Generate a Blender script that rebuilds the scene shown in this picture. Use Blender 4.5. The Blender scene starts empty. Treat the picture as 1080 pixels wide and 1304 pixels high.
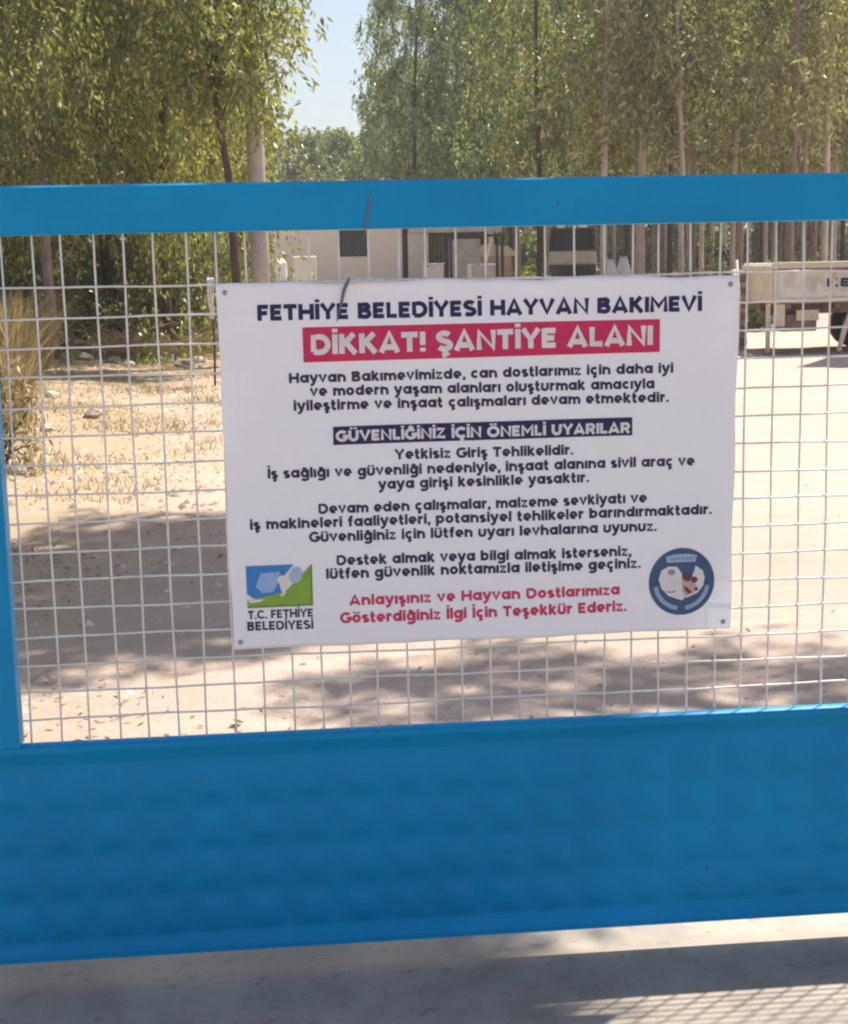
import bpy, math, random
import numpy as np
from mathutils import Vector, Matrix

PI = math.pi
R_ = math.radians
SC = bpy.context.scene
COL = SC.collection
random.seed(7)

# ------------------------------------------------------------------ camera
cam_data = bpy.data.cameras.new('camera')
cam = bpy.data.objects.new('camera', cam_data)
COL.objects.link(cam)
YAW, PITCH, ROLL = -0.090972, 0.166462, 0.020876
fwd = Vector((-math.sin(YAW)*math.cos(PITCH), math.cos(YAW)*math.cos(PITCH), -math.sin(PITCH)))
rgt0 = Vector((math.cos(YAW), math.sin(YAW), 0))
up0 = rgt0.cross(fwd)
rgt = rgt0*math.cos(ROLL) - up0*math.sin(ROLL)
upv = rgt0*math.sin(ROLL) + up0*math.cos(ROLL)
m = Matrix((rgt, upv, -fwd)).transposed().to_4x4()
m.translation = (0, 0, 1.5)
cam.matrix_world = m
cam_data.sensor_fit = 'HORIZONTAL'
cam_data.sensor_width = 36
cam_data.lens = 36*1900.39/1080
cam_data.clip_start = 0.05
cam_data.clip_end = 2000
SC.camera = cam

# ------------------------------------------------------------------ light
SUNV = Vector((0.42, 0.37, 1.0)).normalized()
world = bpy.data.worlds.new('World')
SC.world = world
world.use_nodes = True
wn = world.node_tree
sky = wn.nodes.new('ShaderNodeTexSky')
sky.sky_type = 'NISHITA'
sky.sun_disc = False
sky.sun_elevation = math.asin(SUNV.z)
sky.sun_rotation = math.atan2(SUNV.x, SUNV.y)
sky.altitude = 50
sky.air_density = 1.0
sky.dust_density = 2.4
sky.ozone_density = 1.0
bg = wn.nodes['Background']
bg.inputs['Strength'].default_value = 0.083
wn.links.new(sky.outputs['Color'], bg.inputs['Color'])
sun_data = bpy.data.lights.new('sun', 'SUN')
sun_data.energy = 5.0
sun_data.angle = R_(0.85)
sun_data.color = (1.0, 0.93, 0.82)
sun = bpy.data.objects.new('sun', sun_data)
COL.objects.link(sun)
sun.rotation_euler = SUNV.to_track_quat('Z', 'Y').to_euler()
SC.view_settings.view_transform = 'Standard'
SC.view_settings.look = 'None'
SC.view_settings.gamma = 1.0
SC.view_settings.use_curve_mapping = False
SC.view_settings.exposure = 0.94
SC.render.engine = 'CYCLES'
SC.cycles.max_bounces = 8
SC.cycles.transparent_max_bounces = 8
SC.cycles.filter_width = 2.2

# ------------------------------------------------------------------ helpers
def tag(o, label=None, cat=None, group=None, kind=None):
    if label: o['label'] = label
    if cat: o['category'] = cat
    if group: o['group'] = group
    if kind: o['kind'] = kind
    return o

def empty(name, loc=(0, 0, 0), rz=0.0, label=None, cat=None, group=None):
    o = bpy.data.objects.new(name, None)
    o.empty_display_size = 0.2
    COL.objects.link(o)
    o.location = loc
    o.rotation_euler = (0, 0, rz)
    return tag(o, label, cat, group)

def link(name, mesh, parent=None, loc=None):
    o = bpy.data.objects.new(name, mesh)
    COL.objects.link(o)
    if parent is not None: o.parent = parent
    if loc is not None: o.location = loc
    return o

class MB:
    """collects simple solids into one mesh"""
    def __init__(s): s.v = []; s.f = []
    def add(s, vs, fs):
        n = len(s.v); s.v += [tuple(v) for v in vs]; s.f += [tuple(i+n for i in f) for f in fs]; return s
    def box(s, x0, x1, y0, y1, z0, z1):
        vs = [(x0,y0,z0),(x1,y0,z0),(x1,y1,z0),(x0,y1,z0),(x0,y0,z1),(x1,y0,z1),(x1,y1,z1),(x0,y1,z1)]
        return s.add(vs, [(0,3,2,1),(4,5,6,7),(0,1,5,4),(1,2,6,5),(2,3,7,6),(3,0,4,7)])
    def bbox(s, x0, x1, y0, y1, z0, z1, b=0.01):
        """box with chamfered vertical and top edges"""
        b = min(b, (x1-x0)*.45, (y1-y0)*.45, (z1-z0)*.45)
        def ring(z, i):
            return [(x0+i+b,y0+i,z),(x1-i-b,y0+i,z),(x1-i,y0+i+b,z),(x1-i,y1-i-b,z),(x1-i-b,y1-i,z),(x0+i+b,y1-i,z),(x0+i,y1-i-b,z),(x0+i,y0+i+b,z)]
        vs = ring(z0, b)+ring(z0+b, 0)+ring(z1-b, 0)+ring(z1, b)
        fs = [tuple(range(7, -1, -1)), tuple(range(24, 32))]
        for k in range(3):
            for j in range(8):
                a = k*8+j; c = k*8+(j+1) % 8
                fs.append((a, c, c+8, a+8))
        return s.add(vs, fs)
    def tube(s, pts, rad, n=6, cap=True):
        pts = [Vector(p) for p in pts]
        if not hasattr(rad, '__len__'): rad = [rad]*len(pts)
        base = len(s.v); ref = None
        for i, p in enumerate(pts):
            d = (pts[min(i+1, len(pts)-1)]-pts[max(i-1, 0)])
            if d.length < 1e-9: d = Vector((0, 0, 1))
            d.normalize()
            if ref is None: ref = d.orthogonal().normalized()
            ref = (ref-d*ref.dot(d))
            if ref.length < 1e-6: ref = d.orthogonal()
            ref.normalize(); bt = d.cross(ref)
            for j in range(n):
                a = 2*PI*j/n
                s.v.append(tuple(p+(ref*math.cos(a)+bt*math.sin(a))*rad[i]))
        for i in range(len(pts)-1):
            for j in range(n):
                a = base+i*n+j; b = base+i*n+(j+1) % n
                s.f.append((a, b, b+n, a+n))
        if cap:
            s.f.append(tuple(base+j for j in range(n-1, -1, -1)))
            s.f.append(tuple(base+(len(pts)-1)*n+j for j in range(n)))
        return s
    def prism(s, poly, y0, y1):
        """polygon in x,z extruded along y"""
        n = len(poly)
        vs = [(x, y0, z) for x, z in poly]+[(x, y1, z) for x, z in poly]
        fs = [tuple(range(n)), tuple(range(2*n-1, n-1, -1))]
        fs += [(i, i+n, (i+1) % n+n, (i+1) % n) for i in range(n)]
        return s.add(vs, fs)
    def mesh(s, name, mat, smooth=False):
        me = bpy.data.meshes.new(name)
        me.from_pydata(s.v, [], s.f)
        me.materials.append(mat)
        if smooth: me.shade_smooth()
        me.update()
        return me
    def build(s, name, mat, parent=None, loc=None, smooth=False):
        return link(name, s.mesh(name, mat, smooth), parent, loc)

def np_mesh(name, verts, quads, mat, smooth=False):
    verts = np.asarray(verts, dtype=np.float32); quads = np.asarray(quads, dtype=np.int32)
    k = quads.shape[1]
    me = bpy.data.meshes.new(name)
    me.vertices.add(len(verts)); me.vertices.foreach_set('co', verts.ravel())
    me.loops.add(quads.size); me.loops.foreach_set('vertex_index', quads.ravel())
    me.polygons.add(len(quads))
    me.polygons.foreach_set('loop_start', np.arange(0, quads.size, k, dtype=np.int32))
    me.materials.append(mat)
    me.update(calc_edges=True)
    if smooth: me.shade_smooth()
    return me

# ------------------------------------------------------------------ materials
def mat(name, build):
    m_ = bpy.data.materials.new(name)
    m_.use_nodes = True
    nt = m_.node_tree
    build(nt, nt.nodes['Principled BSDF'], nt.nodes['Material Output'])
    return m_

def N(nt, t, **kw):
    n = nt.nodes.new(t)
    for k, v in kw.items():
        if k in n.inputs: n.inputs[k].default_value = v
        else: setattr(n, k, v)
    return n

def noise(nt, scale, detail=4.0, rough=.6, coord='Object', stretch=None):
    tc = nt.nodes.new('ShaderNodeTexCoord')
    t = nt.nodes.new('ShaderNodeTexNoise')
    t.inputs['Scale'].default_value = scale
    t.inputs['Detail'].default_value = detail
    t.inputs['Roughness'].default_value = rough
    if stretch:
        mp = nt.nodes.new('ShaderNodeMapping'); mp.inputs['Scale'].default_value = stretch
        nt.links.new(tc.outputs[coord], mp.inputs['Vector']); nt.links.new(mp.outputs['Vector'], t.inputs['Vector'])
    else:
        nt.links.new(tc.outputs[coord], t.inputs['Vector'])
    return t.outputs['Fac']

def ramp(nt, fac, stops):
    r = nt.nodes.new('ShaderNodeValToRGB')
    e = r.color_ramp.elements
    while len(e) < len(stops): e.new(0.5)
    for i, (p, c) in enumerate(stops):
        e[i].position = p; e[i].color = (*c, 1)
    nt.links.new(fac, r.inputs['Fac'])
    return r.outputs['Color']

def mixc(nt, fac, a, b, mode='MIX'):
    mx = nt.nodes.new('ShaderNodeMix'); mx.data_type = 'RGBA'; mx.blend_type = mode
    for sock, val in ((0, fac), (6, a), (7, b)):
        if isinstance(val, (int, float)): mx.inputs[sock].default_value = val
        elif isinstance(val, tuple): mx.inputs[sock].default_value = (*val, 1)
        else: nt.links.new(val, mx.inputs[sock])
    return mx.outputs[2]

def bump(nt, bsdf, h, strength=.3, dist=.01):
    b = nt.nodes.new('ShaderNodeBump')
    b.inputs['Strength'].default_value = strength; b.inputs['Distance'].default_value = dist
    nt.links.new(h, b.inputs['Height']); nt.links.new(b.outputs['Normal'], bsdf.inputs['Normal'])

def varied(name, c1, c2, scale=5, rough=.8, bstr=.2, bdist=.005, spec=.3, stretch=None, lo=.3, hi=.7, metallic=0.0):
    def f(nt, b, o):
        n = noise(nt, scale, 5, .65, stretch=stretch)
        nt.links.new(ramp(nt, n, [(lo, c1), (hi, c2)]), b.inputs['Base Color'])
        b.inputs['Roughness'].default_value = rough
        b.inputs['Specular IOR Level'].default_value = spec
        b.inputs['Metallic'].default_value = metallic
        if bstr: bump(nt, b, n, bstr, bdist)
    return mat(name, f)

def flat(name, c, rough=.6, spec=.3, trans=0.0, var=1.0):
    def f(nt, b, o):
        n = noise(nt, 30, 3)
        nt.links.new(ramp(nt, n, [(.3, tuple(x*(1-.1*var) for x in c)), (.7, tuple(min(1, x*(1+.05*var)) for x in c))]), b.inputs['Base Color'])
        b.inputs['Roughness'].default_value = rough
        b.inputs['Specular IOR Level'].default_value = spec
        if trans:
            col = b.inputs['Base Color'].links[0].from_socket
            tr = nt.nodes.new('ShaderNodeBsdfTranslucent'); mx = nt.nodes.new('ShaderNodeMixShader')
            mx.inputs[0].default_value = trans
            nt.links.new(col, tr.inputs['Color'])
            nt.links.new(b.outputs[0], mx.inputs[1]); nt.links.new(tr.outputs[0], mx.inputs[2])
            nt.links.new(mx.outputs[0], o.inputs['Surface'])
    return mat(name, f)

def leafmat(name, stops, trans=.52, vary=.35):
    def f(nt, b, o):
        g = nt.nodes.new('ShaderNodeNewGeometry')
        c = ramp(nt, g.outputs['Random Per Island'], stops)
        oi = nt.nodes.new('ShaderNodeObjectInfo')
        c = mixc(nt, vary, c, ramp(nt, oi.outputs['Random'], [(0, (.05, .075, .02)), (.5, (.14, .155, .035)), (1, (.30, .25, .08))]))
        d = nt.nodes.new('ShaderNodeBsdfDiffuse'); tr = nt.nodes.new('ShaderNodeBsdfTranslucent')
        gl = nt.nodes.new('ShaderNodeBsdfGlossy'); gl.inputs['Roughness'].default_value = .42
        gl.inputs['Color'].default_value = (.9, .9, .85, 1)
        nt.links.new(c, d.inputs['Color'])
        nt.links.new(mixc(nt, .5 if vary > .1 else .1, c, (.38, .44, .06)), tr.inputs['Color'])
        m1 = nt.nodes.new('ShaderNodeMixShader'); m1.inputs[0].default_value = trans
        m2 = nt.nodes.new('ShaderNodeMixShader'); m2.inputs[0].default_value = .05
        nt.links.new(d.outputs[0], m1.inputs[1]); nt.links.new(tr.outputs[0], m1.inputs[2])
        nt.links.new(m1.outputs[0], m2.inputs[1]); nt.links.new(gl.outputs[0], m2.inputs[2])
        nt.links.new(m2.outputs[0], o.inputs['Surface'])
        nt.nodes.remove(b)
    return mat(name, f)

LEAF_Y = leafmat('leaf_olive', [(0, (.02, .03, .01)), (.35, (.065, .08, .016)), (.57, (.20, .21, .05)), (.84, (.52, .47, .13)), (1, (.75, .68, .34))])
LEAF_G = leafmat('leaf_grey_green', [(0, (.02, .035, .016)), (.4, (.07, .10, .035)), (.8, (.20, .24, .09)), (1, (.46, .46, .25))])
LEAF_C = leafmat('leaf_cool_green', [(0, (.018, .035, .022)), (.35, (.05, .085, .04)), (.60, (.13, .185, .09)), (.82, (.36, .43, .24)), (1, (.55, .58, .36))], .45, .12)
LEAF_O = leafmat('leaf_olive_brown', [(0, (.04, .04, .02)), (.35, (.12, .11, .045)), (.5, (.26, .24, .09)), (.75, (.62, .57, .27)), (1, (.82, .76, .50))])
LEAF_D = leafmat('leaf_dark', [(0, (.012, .02, .008)), (.5, (.03, .045, .015)), (.85, (.07, .075, .03)), (1, (.20, .17, .08))], .2, .12)
LEAF_B = leafmat('leaf_dry', [(0, (.22, .14, .07)), (.4, (.32, .22, .115)), (.8, (.36, .30, .14)), (1, (.45, .39, .22))], .35, 0.0)

def ground_mat():
    def f(nt, b, o):
        n1 = noise(nt, .35, 6, .6); n2 = noise(nt, 3.5, 6, .7); n3 = noise(nt, 45, 5, .75)
        n4 = noise(nt, 1.2, 5, .65, stretch=(.45, 1.6, 1))
        c = ramp(nt, n1, [(.3, (.45, .335, .275)), (.7, (.57, .45, .39))])
        c = mixc(nt, ramp(nt, n2, [(.52, (0, 0, 0)), (.75, (.55, .55, .55))]), c, (.36, .27, .18))
        c = mixc(nt, ramp(nt, n4, [(.55, (0, 0, 0)), (.72, (.5, .5, .5))]), c, (.62, .53, .43))
        # leaf litter and worn vegetation on the verge away from the trodden track
        tc = nt.nodes.new('ShaderNodeTexCoord'); sp = nt.nodes.new('ShaderNodeSeparateXYZ')
        nt.links.new(tc.outputs['Object'], sp.inputs[0])
        ma = nt.nodes.new('ShaderNodeMath'); ma.operation = 'MULTIPLY_ADD'
        ma.inputs[1].default_value = -.75; ma.inputs[2].default_value = .05
        nt.links.new(sp.outputs['X'], ma.inputs[0])
        mm = nt.nodes.new('ShaderNodeMath'); mm.operation = 'MULTIPLY'; mm.use_clamp = True
        nt.links.new(ma.outputs[0], mm.inputs[0])
        nt.links.new(ramp(nt, n2, [(.30, (.25, .25, .25)), (.55, (1, 1, 1))]), mm.inputs[1])
        c = mixc(nt, mm.outputs[0], c, (.39, .30, .205))
        # greyer towards the gate, in patches broken up by noise
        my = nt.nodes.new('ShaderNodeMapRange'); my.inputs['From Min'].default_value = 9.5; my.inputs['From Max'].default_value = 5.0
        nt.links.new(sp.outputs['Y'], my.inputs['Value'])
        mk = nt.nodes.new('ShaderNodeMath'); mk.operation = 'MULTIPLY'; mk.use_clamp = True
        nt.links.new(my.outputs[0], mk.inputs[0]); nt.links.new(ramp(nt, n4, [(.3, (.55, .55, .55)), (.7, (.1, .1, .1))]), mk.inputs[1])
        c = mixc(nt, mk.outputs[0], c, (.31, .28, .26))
        c = mixc(nt, ramp(nt, n3, [(.35, (.30, .30, .30)), (.6, (0, 0, 0))]), c, (.25, .18, .12))
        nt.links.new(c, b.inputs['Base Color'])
        b.inputs['Roughness'].default_value = .95; b.inputs['Specular IOR Level'].default_value = .15
        s = nt.nodes.new('ShaderNodeMath'); s.operation = 'ADD'
        nt.links.new(n2, s.inputs[0]); nt.links.new(n3, s.inputs[1])
        bump(nt, b, s.outputs[0], .5, .03)
    return mat('dusty_ground', f)
GROUND = ground_mat()

def paint(name, base, dirt=(.20, .17, .13), dl=.62):
    def f(nt, b, o):
        n1 = noise(nt, 2.2, 5, .6); n2 = noise(nt, 14, 6, .75); n3 = noise(nt, 6, 5, .8, stretch=(1.2, 1, 9))
        c = ramp(nt, n1, [(.3, tuple(x*.86 for x in base)), (.7, tuple(min(1, x*1.12) for x in base))])
        c = mixc(nt, ramp(nt, n2, [(.66, (0, 0, 0)), (.80, (.16, .16, .16))]), c, dirt)
        c = mixc(nt, ramp(nt, n3, [(.68, (0, 0, 0)), (.72, (.30, .30, .30))]), c, (.02, .09, .17))
        n5 = noise(nt, 70, 3, .6); n6 = noise(nt, 4, 3, .5)
        mc = nt.nodes.new('ShaderNodeMath'); mc.operation = 'MULTIPLY'
        nt.links.new(ramp(nt, n5, [(.66, (0, 0, 0)), (.69, (.8, .8, .8))]), mc.inputs[0]); nt.links.new(ramp(nt, n6, [(.52, (0, 0, 0)), (.6, (1, 1, 1))]), mc.inputs[1])
        c = mixc(nt, mc.outputs[0], c, (.10, .07, .06))
        b.inputs['Specular IOR Level'].default_value = .18
        nt.links.new(c, b.inputs['Base Color'])
        nt.links.new(ramp(nt, n2, [(.3, (.34, .34, .34)), (.8, (.62, .62, .62))]), b.inputs['Roughness'])
        bump(nt, b, n2, .12, .003)
    return mat(name, f)
BLUE = paint('blue_paint', (.002, .268, .56))
def conc(nt, b, o):
    n1 = noise(nt, 2.3, 6, .65); n2 = noise(nt, 22, 6, .75); n3 = noise(nt, 90, 3, .7); n4 = noise(nt, .9, 4, .6, stretch=(2.2, 1, 1))
    c = ramp(nt, n1, [(.3, (.24, .205, .18)), (.7, (.40, .35, .30))])
    c = mixc(nt, ramp(nt, n4, [(.48, (0, 0, 0)), (.60, (.6, .6, .6))]), c, (.42, .36, .29))
    c = mixc(nt, ramp(nt, n2, [(.56, (0, 0, 0)), (.66, (.5, .5, .5))]), c, (.16, .13, .115))
    c = mixc(nt, ramp(nt, n3, [(.64, (0, 0, 0)), (.70, (.25, .25, .25))]), c, (.50, .46, .40))
    v = nt.nodes.new('ShaderNodeTexVoronoi'); v.feature = 'DISTANCE_TO_EDGE'; v.inputs['Scale'].default_value = 1.1
    tc = nt.nodes.new('ShaderNodeTexCoord'); ad = nt.nodes.new('ShaderNodeVectorMath'); ad.operation = 'ADD'
    nn = nt.nodes.new('ShaderNodeTexNoise'); nn.inputs['Scale'].default_value = 3.0; nn.inputs['Detail'].default_value = 6
    sc_ = nt.nodes.new('ShaderNodeVectorMath'); sc_.operation = 'SCALE'; sc_.inputs['Scale'].default_value = .35
    nt.links.new(tc.outputs['Object'], nn.inputs['Vector']); nt.links.new(nn.outputs['Color'], sc_.inputs[0])
    nt.links.new(tc.outputs['Object'], ad.inputs[0]); nt.links.new(sc_.outputs[0], ad.inputs[1]); nt.links.new(ad.outputs[0], v.inputs['Vector'])
    c = mixc(nt, ramp(nt, v.outputs['Distance'], [(.0, (.22, .22, .22)), (.05, (0, 0, 0))]), c, (.16, .14, .12))
    nt.links.new(c, b.inputs['Base Color'])
    b.inputs['Roughness'].default_value = .93; b.inputs['Specular IOR Level'].default_value = .2
    bump(nt, b, n2, .5, .008)
CONC = mat('worn_concrete', conc)
WIRE = varied('galvanised_wire', (.66, .63, .60), (.86, .84, .80), 20, .5, .0, 0, .5, metallic=.1)
BARK_P = varied('pale_bark', (.34, .28, .22), (.62, .54, .45), 3, .9, .5, .02, .1, stretch=(3, 3, .7))
BARK_M = varied('grey_brown_bark', (.16, .12, .10), (.36, .28, .23), 4, .9, .5, .02, .1, stretch=(3, 3, .6))
BARK_D = varied('dark_bark', (.05, .035, .03), (.14, .10, .08), 5, .95, .5, .02, .1, stretch=(3, 3, .6))
STONE = varied('pale_stone', (.40, .36, .31), (.66, .61, .54), 7, .9, .5, .01, .2)
STONE_D = varied('brown_stone', (.16, .13, .11), (.34, .28, .23), 7, .9, .5, .01, .2)

# ------------------------------------------------------------------ ground
GR = np.random.default_rng(3)
_ph = GR.random((14, 4))
def gz(x, y):
    """height of the uneven dirt"""
    x = np.asarray(x, float); y = np.asarray(y, float)
    z = np.zeros(np.broadcast(x, y).shape)
    for k in range(14):
        w = .5*1.45**k if k < 9 else 6+k
        a = .012/(1+.55*k)
        th = _ph[k, 0]*PI
        z = z+a*np.sin(w*(x*np.cos(th)+y*np.sin(th))+_ph[k, 1]*6.3)
    z = z*np.clip((y-3.3)/2.0, 0, 1)
    z = z+.07*np.exp(-((y-9.1-.25*np.sin(x*2.1))/.55)**2)*np.clip((-x+1.2)/1.5, 0, 1)     # low ridge of pushed dirt
    z = z+.22*np.clip((-x-1.6)/3, 0, 1)*np.clip((y-11)/6, 0, 1)                              # verge rises on the left
    return z-.012
def grid_axis(lims):
    out = []
    for a, b, st in lims: out += list(np.arange(a, b, st))
    return np.array(out+[lims[-1][1]])
xs = grid_axis([(-1500, -60, 240), (-60, -12, 6), (-12, -5, .6), (-5, 10, .1), (10, 20, .5), (20, 60, 5), (60, 1500, 240)])
ys = grid_axis([(-1500, -60, 240), (-60, -4, 7), (-4, 3, .5), (3, 16, .07), (16, 30, .16), (30, 80, 1), (80, 200, 10), (200, 1800, 200)])
X, Y = np.meshgrid(xs, ys, indexing='ij')
Z = gz(X, Y)
nx, ny = X.shape
idx = np.arange(nx*ny).reshape(nx, ny)
quads = np.stack([idx[:-1, :-1], idx[1:, :-1], idx[1:, 1:], idx[:-1, 1:]], -1).reshape(-1, 4)
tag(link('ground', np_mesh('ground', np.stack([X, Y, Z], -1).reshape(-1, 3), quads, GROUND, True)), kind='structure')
b = MB(); b.bbox(-4, 6, -4, 3.33, -.1, .004, .004)
tag(b.build('concrete_pavement', CONC), kind='structure')
def G(x, y): return float(gz(x, y))
# ------------------------------------------------------------------ sliding gate
D = 3.02
gate = empty('sliding_gate', (0, D, 0), 0, 'blue painted steel gate with wire mesh above an embossed sheet panel', 'gate')
GX0, GX1 = -.70, 3.25
b = MB(); b.bbox(GX0, GX1, -.030, .030, 1.5655, 1.659, .004); b.build('top_rail', BLUE, gate)
def stile(x0, x1):
    bb = MB(); bb.bbox(x0, x1, -.0245, .029, .5342, 1.5650, .001); return bb
stile(-.70, -.5665).build('stile', BLUE, gate)
stile(3.12, 3.25).build('stile', BLUE, gate)
# embossed sheet
def panel():
    px0, px1, pz0, pz1 = -.70, 3.25, .066, .534
    nx_, nz_ = 600, 110
    u = np.linspace(px0, px1, nx_); w = np.linspace(pz0, pz1, nz_)
    U, W_ = np.meshgrid(u, w, indexing='ij')
    px, pz = .1035, .0955
    a = np.abs(((U+.03)/px) % 1-.5)*2; c = np.abs(((W_-.098)/pz) % 1-.5)*2
    h = np.clip(1-(np.maximum(a, c)**3+.5*(a**3+c**3))**(1/3)*.88, 0, 1)
    h = h*h*(3-2*h)
    h = h*(W_ > .098)*(W_ < .098+4*pz)
    h = np.clip(h, 0, .85)
    y = -.012-.0085*h+.003*np.sin(U*2.3)+.002*np.sin(U*5+W_*9)
    # folded rims, top and bottom
    k_ = np.clip((np.minimum(W_-.066, .534-W_)-.012)/.03, 0, 1); y = -.0245*(1-k_)+y*k_
    vs = np.stack([U, y, W_], -1).reshape(-1, 3)
    vb = vs.copy(); vb[:, 1] = .012
    i = np.arange(nx_*nz_).reshape(nx_, nz_)
    q = np.stack([i[:-1, :-1], i[1:, :-1], i[1:, 1:], i[:-1, 1:]], -1).reshape(-1, 4)
    n = nx_*nz_
    fs = [q]
    for e in (i[:, 0], i[:, -1]):                 # close the long edges down to a flat back
        fs.append(np.stack([e[:-1], e[1:], e[1:]+n, e[:-1]+n], -1))
    back = np.array([[i[0, 0]+n, i[0, -1]+n, i[-1, -1]+n, i[-1, 0]+n]])
    fs.append(back)
    return np_mesh('embossed_panel', np.vstack([vs, vb]), np.vstack(fs), BLUE)
link('embossed_panel', panel(), gate)
# mesh wires, each slightly bent
rw = random.Random(5)
WR = .0023
k = 0
while -.5455+.05985*k < 3.11:
    x = -.5455+.05985*k+rw.uniform(-.002, .002); k += 1
    t = rw.uniform(-.003, .003); ph = rw.random()*6
    pts = [(x+t*(j/12)+.0012*math.sin(ph+j*.9), .0026+.001*math.sin(ph+j*1.7), .530+(1.572-.530)*j/12) for j in range(13)]
    MB().tube(pts, WR, 5, False).build('wire', WIRE, gate, smooth=True)
for k in range(16):
    z = 1.4625-.0584*k+rw.uniform(-.0015, .0015)
    if z < .545: break
    ph = rw.random()*6; tl = rw.uniform(-.0025, .0025)
    pts = [(-.57+3.70*j/60, -.0022+.001*math.sin(ph+j), z+tl*j/60+.0014*math.sin(ph+j*.55)+.0007*math.sin(j*1.9+ph)) for j in range(61)]
    MB().tube(pts, WR, 5, False).build('wire', WIRE, gate, smooth=True)
# gate post beyond the left edge and a matching one on the right
for x, s in ((-.98, 'left'), (3.48, 'right')):
    p = empty('gate_post', (x, D+.03, 0), 0, 'square blue steel post standing at the %s end of the gate' % s, 'post')
    MB().bbox(-.06, .06, -.06, .06, 0, 1.95, .006).build('shaft', BLUE, p)
    MB().bbox(-.07, .07, -.07, .07, 1.952, 1.975, .004).build('cap', BLUE, p)
    MB().bbox(-.11, .11, -.11, .11, .0045, .016, .003).build('base_plate', BLUE, p)

# ------------------------------------------------------------------ printed sign
VINYL = flat('white_vinyl', (.90, .905, .965), .5, .35, .16, .1)
INK = {
    'navy': flat('navy_print', (.010, .010, .085), .45, .4),
    'ink': flat('ink_print', (.022, .022, .07), .45, .4),
    'red': flat('red_print', (.60, .035, .13), .45, .4),
    'band_red': flat('red_band_print', (.66, .022, .12), .45, .4, .1),
    'white': flat('white_print', (.88, .85, .88), .45, .4, .13),
    'sky': flat('blue_print', (.04, .22, .60), .45, .4),
    'sky2': flat('pale_blue_print', (.30, .48, .78), .45, .4),
    'green': flat('green_print', (.24, .42, .05), .45, .4),
    'green2': flat('dark_green_print', (.10, .25, .06), .45, .4),
    'seal': flat('seal_print', (.045, .10, .22), .45, .4),
    'seal2': flat('seal_pale_print', (.42, .52, .72), .45, .4),
    'brown': flat('brown_print', (.20, .03, .05), .45, .4),
    'pink': flat('pink_print', (.62, .38, .38), .45, .4),
    'grey': flat('grey_print', (.30, .31, .34), .45, .4),
}
sign = empty('site_sign', (0, D, 0), 0, 'white printed warning banner tied to the wire mesh of the blue gate', 'sign')
TL, TR, BR, BL = (-.1286, 1.4636), (.9286, 1.4594), (.9191, .7210), (-.1240, .7205)
def bow(x, z):
    """the sheet is slightly wavy"""
    return (.0028*math.sin(x*7.1+1)*math.sin(z*5+.6)+.0018*math.sin(x*17+z*6)+.0012*math.sin(z*23+x*9)
            + .003*math.exp(-((x-.11)/.05)**2-((z-1.462)/.03)**2))
def SY(x, z, lift=0.0): return -.020-bow(x, z)-lift
def sheet():
    nx_, nz_ = 120, 84
    vs = []; fs = []
    for side in (0, 1):
        for i in range(nx_+1):
            for j in range(nz_+1):
                s = i/nx_; t = j/nz_
                x = (BL[0]*(1-s)+BR[0]*s)*(1-t)+(TL[0]*(1-s)+TR[0]*s)*t
                z = (BL[1]*(1-s)+BR[1]*s)*(1-t)+(TL[1]*(1-s)+TR[1]*s)*t
                e = .0022*math.sin(s*19)+.0012*math.sin(s*47+1)
                z += e*t**8+.5*e*(1-t)**8
                x += .0012*math.sin(t*17)*(s**8+(1-s)**8)
                vs.append((x, SY(x, z)+side*.0016, z))
    n = (nx_+1)*(nz_+1)
    def I(i, j, s=0): return s*n+i*(nz_+1)+j
    for i in range(nx_):
        for j in range(nz_):
            fs.append((I(i, j), I(i+1, j), I(i+1, j+1), I(i, j+1)))
    for i in range(nx_):
        fs.append((I(i+1, 0), I(i, 0), I(i, 0, 1), I(i+1, 0, 1))); fs.append((I(i, nz_), I(i+1, nz_), I(i+1, nz_, 1), I(i, nz_, 1)))
    return vs, fs
vs, fs = sheet()
bb = MB(); bb.add(vs, fs); bb.build('banner_sheet', VINYL, sign, smooth=True)

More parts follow.
